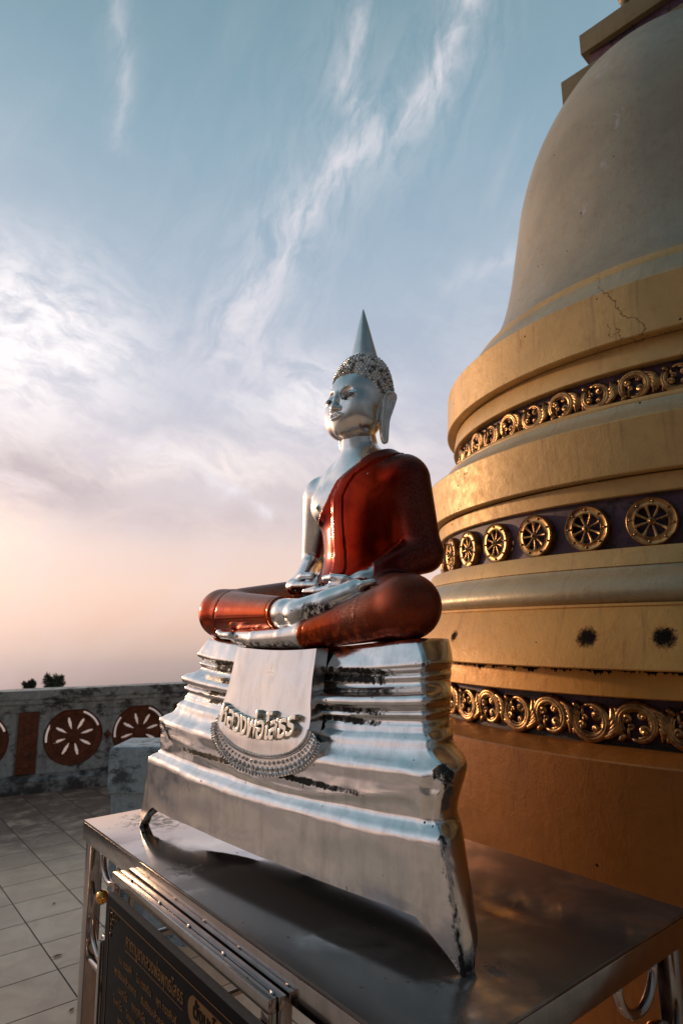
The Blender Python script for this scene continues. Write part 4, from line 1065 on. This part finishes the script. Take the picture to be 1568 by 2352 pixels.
# square harmika, turned like the table
HA = rad(-46)
def hbox(name, h, z0_, z1_, mat, bev=.006):
    mb = MB(); mb.box((-h * SS, -h * SS, zw(z0_)), (h * SS, h * SS, zw(z1_)), Matrix.Rotation(HA, 4, 'Z'), bev=bev); return mb.make(name, mat, stupa, auto=40)
M['harm'] = gold_mat('dark_olive_paint', (.20, .155, .075), cracks=False)  # olive base colour, darker than the gold bands
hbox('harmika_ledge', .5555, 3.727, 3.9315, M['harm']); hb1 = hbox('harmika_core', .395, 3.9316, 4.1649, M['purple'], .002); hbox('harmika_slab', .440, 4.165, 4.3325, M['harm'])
# balusters and ringed spire above the slab
def baluster(x, y):
    mb = MB(); pr = [(.0, 4.3325), (.042, 4.333), (.042, 4.35), (.025, 4.37), (.036, 4.41), (.046, 4.45), (.030, 4.50), (.024, 4.54), (.040, 4.56), (.0, 4.575)]
    mb.lathe([(r * SS, zw(z)) for r, z in pr], 20); mb.v = [(p[0] + x, p[1] + y, p[2]) for p in mb.v]; return mb.make('baluster', M['goldleaf'], stupa, True)
m, t, b = new_mat('gold_leaf'); b.inputs['Metallic'].default_value = .85; b.inputs['Roughness'].default_value = .32; o = t.coord()
nn_ = t.noise(o, 30, 6, .7); t.put(b.inputs['Base Color'], t.mix(t.rng(nn_, .40, .62), (.46, .265, .10), (.17, .09, .04))); bump(t, b, nn_, .001); M['goldleaf'] = m
Rz = Matrix.Rotation(HA, 3, 'Z')
for sx, sy in ((-.115, -.385), (-.385, .115), (.385, -.115), (.115, .385)):
    p = Rz @ Vector((sx * SS, sy * SS, 0)); baluster(p.x, p.y)
prs = [(.30, 4.333)]
for i in range(14):
    r = .30 * (1 - i / 15.); z = 4.36 + .12 * i; prs += [(r * .86, z), (r, z + .03), (r, z + .07), (r * .86, z + .10)]
prs += [(.01, 6.3)]
drum('spire', prs, M['gold'], 40, 48)
# dharma wheels round the frieze
WR = .104 * SS
mbw = MB()
def wheel_geo(mb):
    n = 40; ro, ri = WR, WR * .64
    prof = [(ri, .000), (ri, .010), (ri + .003, .0125), (ri + .006, .0105), (ro - .007, .0115), (ro - .004, .0135), (ro - .001, .0110), (ro, .007), (ro, -.012)]
    v = []; f = []
    for (r, h) in prof:
        for k in range(n): a = 2 * math.pi * k / n; v.append((r * math.cos(a), -h, r * math.sin(a)))
    for i in range(len(prof) - 1):
        for k in range(n): f.append((i * n + k, i * n + (k + 1) % n, (i + 1) * n + (k + 1) % n, (i + 1) * n + k))
    mb.add(v, f)
    for k in range(8):
        a = 2 * math.pi * (k + .5) / 8 + .12; mb.sphere(((ro + ri) / 2 * math.cos(a), -.0125, (ro + ri) / 2 * math.sin(a)), .0040, 8, 6)
        a = 2 * math.pi * k / 8 + .12; c_, s_ = math.cos(a), math.sin(a)
        mb.tube([(c_ * WR * .12, -.007, s_ * WR * .12), (c_ * WR * .45, -.006, s_ * WR * .45), (c_ * WR * .55, -.006, s_ * WR * .55), (c_ * WR * .67, -.006, s_ * WR * .67)], [.0030, .0048, .0058, .0095], 8)
    mb.sphere((0, -.008, 0), WR * .19, 16, 10, (1, .55, 1)); mb.sphere((0, -.015, 0), WR * .08, 10, 8)
wheel_geo(mbw)
w0 = mbw.make('dharma_wheel', M['goldleaf'], stupa, auto=45)
def put_on(o, a_deg, r, z):
    a = rad(a_deg); o.location = (r * math.cos(a), r * math.sin(a), z); o.rotation_euler = (0, 0, a + math.pi / 2)
NW = 40
for i in range(NW):
    o = w0 if i == 0 else w0.copy()
    if i: COL.objects.link(o); o.parent = stupa
    put_on(o, -129.407 - i * 9.0 * 1.0, 1.762 * SS, zw(.4315)); o.rotation_euler.y = random.uniform(-.35, .35)
# leafy scroll ornaments
def volute(mb, c, r0, a0, turns, w0_, w1_, hgt=.010, sgn=1, n=22, lobes=0):
    """a tapered spiral band: c centre, r0 start radius, flattened onto the wall (x,z), raised in -y"""
    pts = []; rs = []
    for i in range(n + 1):
        u = i / n; a = a0 + sgn * turns * 2 * math.pi * u; r = r0 * (1 - .82 * u ** .8)
        pts.append((c[0] + r * math.cos(a), -hgt * (.6 + .7 * u), c[1] + r * math.sin(a))); rs.append(w0_ + (w1_ - w0_) * u + .0012 * math.sin(u * 9) ** 2)
    mb.tube(pts, rs, 7)
    for k in range(lobes):
        u = .08 + .45 * k / max(1, lobes); a = a0 + sgn * turns * 2 * math.pi * u; r = r0 * (1 - .82 * u ** .8) + w0_ * .9
        p = Vector((c[0] + r * math.cos(a), -hgt * .6, c[1] + r * math.sin(a))); d = Vector((math.cos(a + sgn * .9), 0, math.sin(a + sgn * .9)))
        mb.tube([p, p + d * w0_ * 1.4, p + d * w0_ * 2.2 + Vector((0, -.002, 0))], [w0_ * .75, w0_ * .8, w0_ * .25], 6)
def scroll_unit(H_, L_):
    """one repeat: a rising curl and a falling curl; H_ height, L_ length"""
    mb = MB(); s_ = H_ / .125; w = .0088 * s_
    for (cx, up) in ((L_ * .24, 1), (L_ * .74, -1)):
        R_ = H_ * .43
        def P_(a, r, h=.010): a = rad(a); return Vector((cx + r * math.cos(a), -h, r * math.sin(a) * up))
        # ribbed main curl: three nested bands
        for q, (dr, ww, h) in enumerate(((0, 1.15, .010), (-.15, .85, .013), (-.28, .6, .010))):
            pts = [P_(215 - (330 - 28 * q) * i / 22, R_ * (1 + dr) * (1 - .22 * (i / 22) ** 2), h) for i in range(23)]
            mb.tube(pts, [w * ww * (.45 + .75 * math.sin(math.pi * min(1, .12 + .88 * i / 22)) ** .7) for i in range(23)], 7)
        # comma lobes turned inwards
        for (a, rr, tl, k) in ((150, .52, 60, 1.15), (55, .50, -70, 1.0), (-35, .46, -75, 1.25), (205, .30, 80, .85)):
            c = P_(a, R_ * rr, .014)
            pts = [c + Vector((math.cos(rad(a * up + tl * up * 0 + 300 * u * up)) * R_ * .17 * (1 - .5 * u) * k, 0, math.sin(rad(a * up + 300 * u * up)) * R_ * .17 * (1 - .5 * u) * k)) for u in [i / 11 for i in range(12)]]
            mb.tube(pts, [w * (.45 + .55 * (i / 11)) * k for i in range(12)], 6); mb.sphere(pts[-1], w * .95 * k, 8, 6)
            mb.tube([pts[0], P_(a + tl * .4, R_ * .85, .008)], [w * .5, w * .7], 6)
        # flame leaf at the outer corner, foot curl at the inner one
        b_ = P_(148, R_ * 1.12, .009); mb.tube([P_(140, R_ * .9), b_, b_ + Vector((-R_ * .10, -.002, R_ * .24 * up))], [w * .8, w * 1.35, w * .4], 7)
        b_ = P_(222, R_ * 1.10, .009); mb.tube([P_(222, R_ * .8), b_, b_ + Vector((-R_ * .12, 0, -R_ * .12 * up))], [w * .9, w * 1.2, w * .9], 7)
        # acanthus sweep reaching over to the next curl
        for k in range(5):
            a0 = 62 - 17 * k; q0 = P_(a0, R_ * 1.0, .010); q2 = P_(-8 - 7 * k, R_ * (1.78 - .10 * k), .008)
            q1 = (q0 + q2) / 2 + Vector((R_ * .14, -.005, R_ * .20 * up))
            sp_ = spline([q0, q1, q2], 5); mb.tube(sp_, [w * (.50 + .62 * math.sin(math.pi * (i / (len(sp_) - 1)) ** .8)) for i in range(len(sp_))], 6)
    return mb
def frieze(r, zc, H_, nrep, a_start, idx):
    L_ = 2 * math.pi * r * SS / nrep
    mb = scroll_unit(H_, L_)
    # wrap round the wall
    v2 = []
    for (x_, y_, z_) in mb.v:
        a = x_ / (r * SS); rr = r * SS - y_ * -1.0 * -1.0; rr = r * SS + (-y_)
        v2.append((rr * math.cos(a), rr * math.sin(a), z_))
    mb.v = v2
    o0 = mb.make('scroll_ornament', M['goldleaf'], stupa, True)
    for i in range(nrep):
        o = o0 if i == 0 else o0.copy()
        if i: COL.objects.link(o); o.parent = stupa
        o.rotation_euler = (0, 0, rad(a_start + 360. / nrep * i)); o.location = (0, 0, zw(zc))
frieze(1.905, -.378, .125, 33, -145.6, 0)
frieze(1.612, 1.088, .108, 28, -147.0, 1)

# ------------------------------------------------------------------ terrace floor
TROTF = rad(-51.258)
FL = Vector((-1.86262, 3.88778, 0))
wd_ = Vector((0.9024265, 0.43084384, 0)); wn_ = Vector((0.43084384, -0.9024265, 0)); wa_ = Vector((-3.2, 6.264, 0))
m, t, b = new_mat('floor_tiles'); o = t.coord(); x_, y_, z_ = t.xyz(o); TS = .3
fx, fy = t.m('DIVIDE', x_, TS), t.m('DIVIDE', y_, TS)
ex_, ey_ = t.m('ABSOLUTE', t.m('SUBTRACT', t.m('FRACT', fx), .5)), t.m('ABSOLUTE', t.m('SUBTRACT', t.m('FRACT', fy), .5))
ed = t.m('MAXIMUM', ex_, ey_); jn = t.m('MULTIPLY', t.m('SUBTRACT', t.noise(o, 30, 3, .6), .5), .006)
grout = t.rng(t.m('ADD', ed, jn), .4885, .4925)
cell = t.comb(t.m('FLOOR', fx), t.m('FLOOR', fy)); wn = t.N.new('ShaderNodeTexWhiteNoise'); t.put(wn.inputs['Vector'], cell); rc = wn.outputs['Value']
off = t.v('MULTIPLY', wn.outputs['Color'], (7, 7, 7)); n1 = t.noise(t.v('ADD', o, off), 6, 5, .6, .8); n2 = t.noise(o, 40, 5, .6); nb = t.noise(o, .8, 4, .6)
c = t.mix(t.rng(n1, .35, .65), (.82, .59, .41), (.71, .48, .33)); c = t.mix(t.m('MULTIPLY', rc, .15), c, (.52, .37, .27))
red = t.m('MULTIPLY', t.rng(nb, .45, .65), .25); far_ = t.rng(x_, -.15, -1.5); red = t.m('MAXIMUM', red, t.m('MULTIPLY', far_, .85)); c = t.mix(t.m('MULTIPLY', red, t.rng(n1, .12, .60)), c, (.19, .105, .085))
c = t.mix(t.m('MULTIPLY', t.rng(n2, .66, .76), .3), c, (.20, .16, .13)); c = t.mix(grout, c, (.055, .045, .042))
t.put(b.inputs['Base Color'], c); t.put(b.inputs['Roughness'], t.m('MULTIPLY_ADD', grout, .45, t.m('MULTIPLY_ADD', n2, .25, .30)))
bump(t, b, t.m('SUBTRACT', t.m('MULTIPLY', n2, .1), grout), .0022)
Rf = Matrix.Rotation(-TROTF, 3, 'Z')
corners = [wa_ + wd_ * s_ + wn_ * q_ for s_, q_ in ((-14, 16), (16, 16), (16, -.25), (-14, -.25))]
loc_ = [Rf @ (p - FL) for p in corners]
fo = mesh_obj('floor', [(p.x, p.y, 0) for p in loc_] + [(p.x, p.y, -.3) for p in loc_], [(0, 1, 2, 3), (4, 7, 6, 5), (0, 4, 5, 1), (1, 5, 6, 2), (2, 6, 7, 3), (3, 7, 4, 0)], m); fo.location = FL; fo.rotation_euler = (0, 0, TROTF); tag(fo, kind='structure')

# ------------------------------------------------------------------ balustrade (local: x along the wall, y outwards, z up)
bal = empty('balustrade', wa_, math.atan2(wd_.y, wd_.x), 'weathered pale blue concrete balustrade with terracotta wheel panels along the edge of the terrace', 'balustrade')
def weather(name, base, k=.5, dark=(.045, .045, .048), sc=5., rough=.8):
    m, t, b = new_mat(name); o = t.coord(); n1 = t.noise(t.mapv(o, (1, 1, 1.6)), sc, 9, .72, 0); n2 = t.noise(o, sc * 5, 5, .7); n3 = t.noise(t.mapv(o, (9, 9, 1.5)), 1, 5, .6)
    c = t.mix(t.rng(n2, .3, .7), base, tuple(q * .72 for q in base)); c = t.mix(t.m('MULTIPLY', t.rng(n1, .5 - .12 * k, .62 - .1 * k), .9), c, dark)
    c = t.mix(t.m('MULTIPLY', t.rng(n3, .5, .65), .4), c, tuple(q * 1.6 for q in dark))
    t.put(b.inputs['Base Color'], c); b.inputs['Roughness'].default_value = rough; bump(t, b, t.m('ADD', n1, n2), .004); return m
M['bconc'] = weather('weathered_blue_concrete', (.52, .60, .62), .0); M['bcope'] = weather('mouldy_blue_concrete', (.52, .58, .59), .3)
M['bfoot'] = weather('mouldy_concrete_foot', (.42, .48, .50), .55)
M['terra'] = paint_mat('terracotta', (.20, .064, .028), .7, var=.35, sc=14, bmp=.003, stain_k=.5)
TH = .13
def bprism(y0, y1, z0_, z1_, name, mat, x0=-6., x1=9.):
    mb = MB(); mb.box((x0, y0, z0_), (x1, y1, z1_)); return mb.make(name, mat, bal)
def bprof(prof, name, mat, x0=-6., x1=9.):
    v = []; n = len(prof); m_ = 90
    for i in range(m_ + 1):
        x = x0 + (x1 - x0) * i / m_
        for (y, z) in prof: v.append((x, y + .003 * mnoise.noise(Vector((x * 2, z * 9, y))), z + .005 * mnoise.noise(Vector((x * 1.5, y * 5, 4)))))
    f = [(i * n + k, (i + 1) * n + k, (i + 1) * n + (k + 1) % n, i * n + (k + 1) % n) for i in range(m_) for k in range(n)]
    f += [tuple(range(n))[::-1], tuple(m_ * n + k for k in range(n))]
    return mesh_obj(name, v, f, mat, bal, auto=35)
bprof([(-.05, 0), (TH + .05, 0), (TH + .05, .11), (TH + .02, .135), (TH + .02, .165), (-.02, .165), (-.02, .135), (-.05, .11)], 'foot_moulding', M['bfoot'])
bprof([(-.015, .742), (TH + .015, .742), (TH + .02, .80), (TH + .04, .815), (TH + .04, .845), (TH + .055, .86), (TH + .055, .945), (-.055, .945), (-.055, .865), (-.04, .85), (-.04, .82), (-.02, .805)], 'coping', M['bcope'])
RW = .272; ZC = .482; zlo, zhi = .1655, .7415
def bay(xc, hw):
    """wall slab with a round opening"""
    n = 64; v = []; f = []
    for y in (0., TH):
        for k in range(n):
            a = 2 * math.pi * k / n; c_, s_ = math.cos(a), math.sin(a)
            v.append((xc + RW * c_, y, ZC + RW * s_))
            tx_ = hw / abs(c_) if abs(c_) > 1e-9 else 1e9; tz = ((zhi - ZC) if s_ > 0 else (ZC - zlo)) / abs(s_) if abs(s_) > 1e-9 else 1e9
            r = max(min(tx_, tz), RW + .0005); v.append((xc + r * c_, y, ZC + r * s_))
    def id_(y, k, j): return (y * n + k % n) * 2 + j
    for k in range(n):
        f.append((id_(0, k, 0), id_(0, k, 1), id_(0, k + 1, 1), id_(0, k + 1, 0))); f.append((id_(1, k, 0), id_(1, k + 1, 0), id_(1, k + 1, 1), id_(1, k, 1)))
        f.append((id_(0, k, 0), id_(0, k + 1, 0), id_(1, k + 1, 0), id_(1, k, 0)))
    return mesh_obj('wall_panel', v, f, M['bconc'], bal)
def wheel_panel(xc):
    """pierced terracotta disc: eight petal holes and curved slots in the rim"""
    nr, na = 44, 192; keep = {}
    def hole(r, a):
        q = (a / (2 * math.pi) * 8 + .5) % 1 - .5; d = abs(q) * 2 * math.pi / 8 * r
        if .072 < r < .185 and d < .0155 * math.sin((r - .072) / .113 * math.pi) ** .45 * (.55 + .45 * (r - .072) / .113): return True
        if .236 < r < .252:
            for c_ in (30, 150):
                dd = abs((math.degrees(a) - c_ + 180) % 360 - 180)
                if dd < 24: return True
        return False
    v = []; f = []
    rr = [.003 + (RW - .004) * i / nr for i in range(nr + 1)]
    def hgt(r):
        h = 0
        if r > .205: h = -.012
        if r > .256: h = -.018
        if r < .055: h = -.016
        if r < .018: h = -.022
        return h + .0015 * math.sin(r * 190)
    for i, r in enumerate(rr):
        for k in range(na):
            a = 2 * math.pi * k / na + .08; v.append((r * math.cos(a), .035 + hgt(r), r * math.sin(a)))
    for i in range(nr):
        for k in range(na):
            rm = (rr[i] + rr[i + 1]) / 2; am = 2 * math.pi * (k + .5) / na + .08 - .28
            if hole(rm, am + .0): continue
            f.append((i * na + k, i * na + (k + 1) % na, (i + 1) * na + (k + 1) % na, (i + 1) * na + k))
    me_v = [(xc + p[0], p[1], ZC + p[2]) for p in v]
    o = mesh_obj('wheel_panel', me_v, f, M['terra'], bal); md = o.modifiers.new('thickness', 'SOLIDIFY'); md.thickness = .035; md.offset = 1.0
    return o
def panel(xc):
    o1 = MB(); o1.box((xc - .1082, 0.012, zlo), (xc + .0918, TH - .012, zhi)); o1.make('wall_panel', M['bconc'], bal)
    mb = MB(); mb.box((xc - .088, -.014, zlo + .008), (xc + .088, .0119, zhi - .004), bev=.006)
    for i in range(5):
        z = zlo + .075 + i * .107
        mb.sphere((xc, -.013, z), .034, 12, 8, (1, .35, 1)); 
        for a in range(4): mb.sphere((xc + .05 * math.cos(a * math.pi / 2 + .78), -.013, z + .05 * math.sin(a * math.pi / 2 + .78)), .018, 8, 6, (1, .4, 1))
    mb.make('relief_panel', M['terra'], bal, auto=40)
for k in range(-3, 5):
    xa = .603 + 1.465 * k; xb = 1.235 + 1.465 * k
    if k < -2 or xa > 5: continue
    hwm = .316
    bay(xa, hwm); wheel_panel(xa); bay(xb, hwm); wheel_panel(xb)
    panel(.1952 + 1.465 * k)
    mb = MB(); xm_ = (xa + xb) / 2; mb.add([(xm_ - .038, -.002, ZC), (xm_, -.002, ZC - .05), (xm_ + .038, -.002, ZC), (xm_, -.002, ZC + .05), (xm_, -.018, ZC)], [(0, 1, 4), (1, 2, 4), (2, 3, 4), (3, 0, 4)]); mb.make('diamond_boss', M['terra'], bal)

# ------------------------------------------------------------------ blue painted block behind the table
blk = empty('painted_block', (-1.190, 3.395, 0), rad(-2), 'flaking light blue concrete block standing between the steel table and the balustrade', 'concrete block')
M['flake'] = weather('flaking_blue_paint', (.42, .55, .63), .0, (.035, .05, .065), 7., .7)
mb = MB()
def slab(x0, x1, y0, y1, prof, mb):
    n = 14; v = []
    for (z, e) in prof:
        for (x, y) in ((x0 - e, y0 - e), (x1 + e, y0 - e), (x1 + e, y1 + e), (x0 - e, y1 + e)): v.append((x, y, z))
    f = [(4 * i + k, 4 * i + (k + 1) % 4, 4 * i + 4 + (k + 1) % 4, 4 * i + 4 + k) for i in range(len(prof) - 1) for k in range(4)]; m_ = len(prof) * 4
    f.append((m_ - 4, m_ - 3, m_ - 2, m_ - 1)); mb.add(v, f)
slab(.02, 1.0, 0, .26, [(0, .0), (.55, -.002), (.70, .004)], mb); mb.make('base', M['flake'], blk)
mb = MB(); slab(.02, 1.0, 0, .26, [(.7005, .016), (.72, .018), (.80, .018), (.90, .017), (.916, .012), (.92, .004)], mb); mb.make('cap', M['flake'], blk)

# ------------------------------------------------------------------ beyond the wall: hillside, sea, tree tops
def hill():
    n = 60; v = []; f = []; R_ = 16
    O_ = wa_ + wd_ * 1.
    for i in range(R_ + 1):
        q = -.2 - (i / R_) ** 2 * 400
        for k in range(n + 1):
            s_ = -400 + 800 * k / n if i else -400 + 800 * k / n
            p = O_ + wd_ * s_ * (.06 + .94 * (i / R_)) + wn_ * q; z = -.35 - abs(q) ** 1.0 * .55 + (mnoise.noise(Vector((p.x * .08, p.y * .08, 0))) * 3 if i > 1 else 0) * min(1, i / 5)
            v.append((p.x, p.y, z))
    f = [(i * (n + 1) + k, i * (n + 1) + k + 1, (i + 1) * (n + 1) + k + 1, (i + 1) * (n + 1) + k) for i in range(R_) for k in range(n)]
    m, t, b = new_mat('hill_scrub'); o = t.coord(); n1 = t.noise(o, .6, 8, .7); t.put(b.inputs['Base Color'], t.mix(n1, (.035, .045, .02), (.09, .10, .05))); b.inputs['Roughness'].default_value = .9
    return tag(mesh_obj('hillside', v, f, m, None, True), kind='structure')
hill()
def leafy(name, base, h_, cr, seed, label):
    r = random.Random(seed); root = empty(name, base, 0, label, 'tree', 'tree tops showing over the balustrade')
    mb = MB(); top = Vector((0, 0, h_ - cr * .4)); mb.tube([(0, 0, 0), (.08, .03, h_ * .45), (0, 0, h_ - cr)], [.11, .08, .05], 8)
    tips = []
    for k in range(9):
        a = r.uniform(0, 6.28); s0 = Vector((0, 0, h_ - cr * r.uniform(.9, 1.9))); e_ = s0 + Vector((math.cos(a) * cr * r.uniform(.4, .85), math.sin(a) * cr * r.uniform(.4, .85), cr * r.uniform(.5, 1.1)))
        mb.tube([s0, (s0 + e_) / 2 + Vector((0, 0, .04)), e_], [.035, .022, .01], 6); tips.append(e_)
    m, t, b = new_mat('bark'); b.inputs['Base Color'].default_value = (.06, .04, .03, 1); b.inputs['Roughness'].default_value = .9; mb.make('trunk', m, root)
    lf = MB(); cl = []
    for k in range(26):
        while True:
            p = Vector((r.uniform(-1, 1), r.uniform(-1, 1), r.uniform(-.9, 1)))
            if p.length < 1: break
        cl.append((Vector((p.x * cr, p.y * cr, h_ - cr * .75 + p.z * cr * .75)), cr * r.uniform(.16, .32)))
    cl += [(t_, cr * .22) for t_ in tips]
    for c, rr in cl:
        for k in range(70):
            d = Vector((r.gauss(0, 1), r.gauss(0, 1), r.gauss(0, 1))).normalized() * rr * r.uniform(.3, 1.1); p = c + d
            u = Vector((r.gauss(0, 1), r.gauss(0, 1), r.gauss(0, .8))).normalized(); w = u.orthogonal().normalized(); L_ = r.uniform(.030, .055) * (.5 + cr * 2)
            lf.add([p, p + u * L_ * .5 + w * L_ * .22, p + u * L_, p + u * L_ * .5 - w * L_ * .22], [(0, 1, 2, 3)])
    m, t, b = new_mat('leaf_green'); oi = t.noise(t.coord(), 4, 3, .6); t.put(b.inputs['Base Color'], t.mix(oi, (.025, .035, .012), (.075, .085, .03))); b.inputs['Roughness'].default_value = .55
    lf.make('crown', m, root)
def at_px(u, v, dist):
    d = (F + Rv * ((u - 784) / 1455.535) + Uv * ((1176 - v) / 1455.535)); k = dist / math.hypot(d.x, d.y); return Vector((d.x * k, d.y * k, 1.5 + d.z * k))
for (u, v, dist, cr, sd, lb) in ((128, 1547, 13., .20, 4, 'dark bushy tree top, the taller and denser of the two behind the balustrade'), (68, 1562, 14., .12, 9, 'dark sparse tree top, the lower of the two behind the balustrade')):
    p = at_px(u, v, dist); q = (p - wa_).dot(wn_); zg = -.35 - abs(q) * .55 - 1.
    leafy('hillside_tree', (p.x, p.y, zg), p.z - zg, cr, sd, lb)
# dry leaves on the floor
def leaf(u, v, rz, s_, lb):
    d = (F + Rv * ((u - 784) / 1455.535) + Uv * ((1176 - v) / 1455.535)); k = -1.5 / d.z; x_, y_ = d.x * k, d.y * k
    mb = MB(); pr = [(-.5, 0), (-.3, .16), (0, .22), (.3, .14), (.55, 0), (.3, -.14), (0, -.22), (-.3, -.16)]
    mb.add([(p[0] * s_, p[1] * s_, .004 + .10 * s_ * abs(p[1]) * 2) for p in pr] + [(0, 0, .003)], [(i, (i + 1) % 8, 8) for i in range(8)])
    mb.tube([(-.5 * s_, 0, .004), (-.75 * s_, .03 * s_, .008)], s_ * .015, 5)
    m = bpy.data.materials.get('dry_leaf')
    if not m: m, t, b = new_mat('dry_leaf'); b.inputs['Base Color'].default_value = (.16, .075, .035, 1); b.inputs['Roughness'].default_value = .7
    o = mb.make('dry_leaf', m); o.location = (x_, y_, .001); o.rotation_euler = (0, 0, rz); tag(o, lb, 'leaf', 'dry leaves on the tiles')
leaf(132, 2198, .7, .045, 'brown dry leaf on the floor tiles, the larger one nearest the table leg')
leaf(125, 2077, 1.6, .030, 'small dark dry leaf in the middle of a floor tile')
leaf(165, 2322, 1.3, .030, 'small curled leaf beside the foot of the table leg')
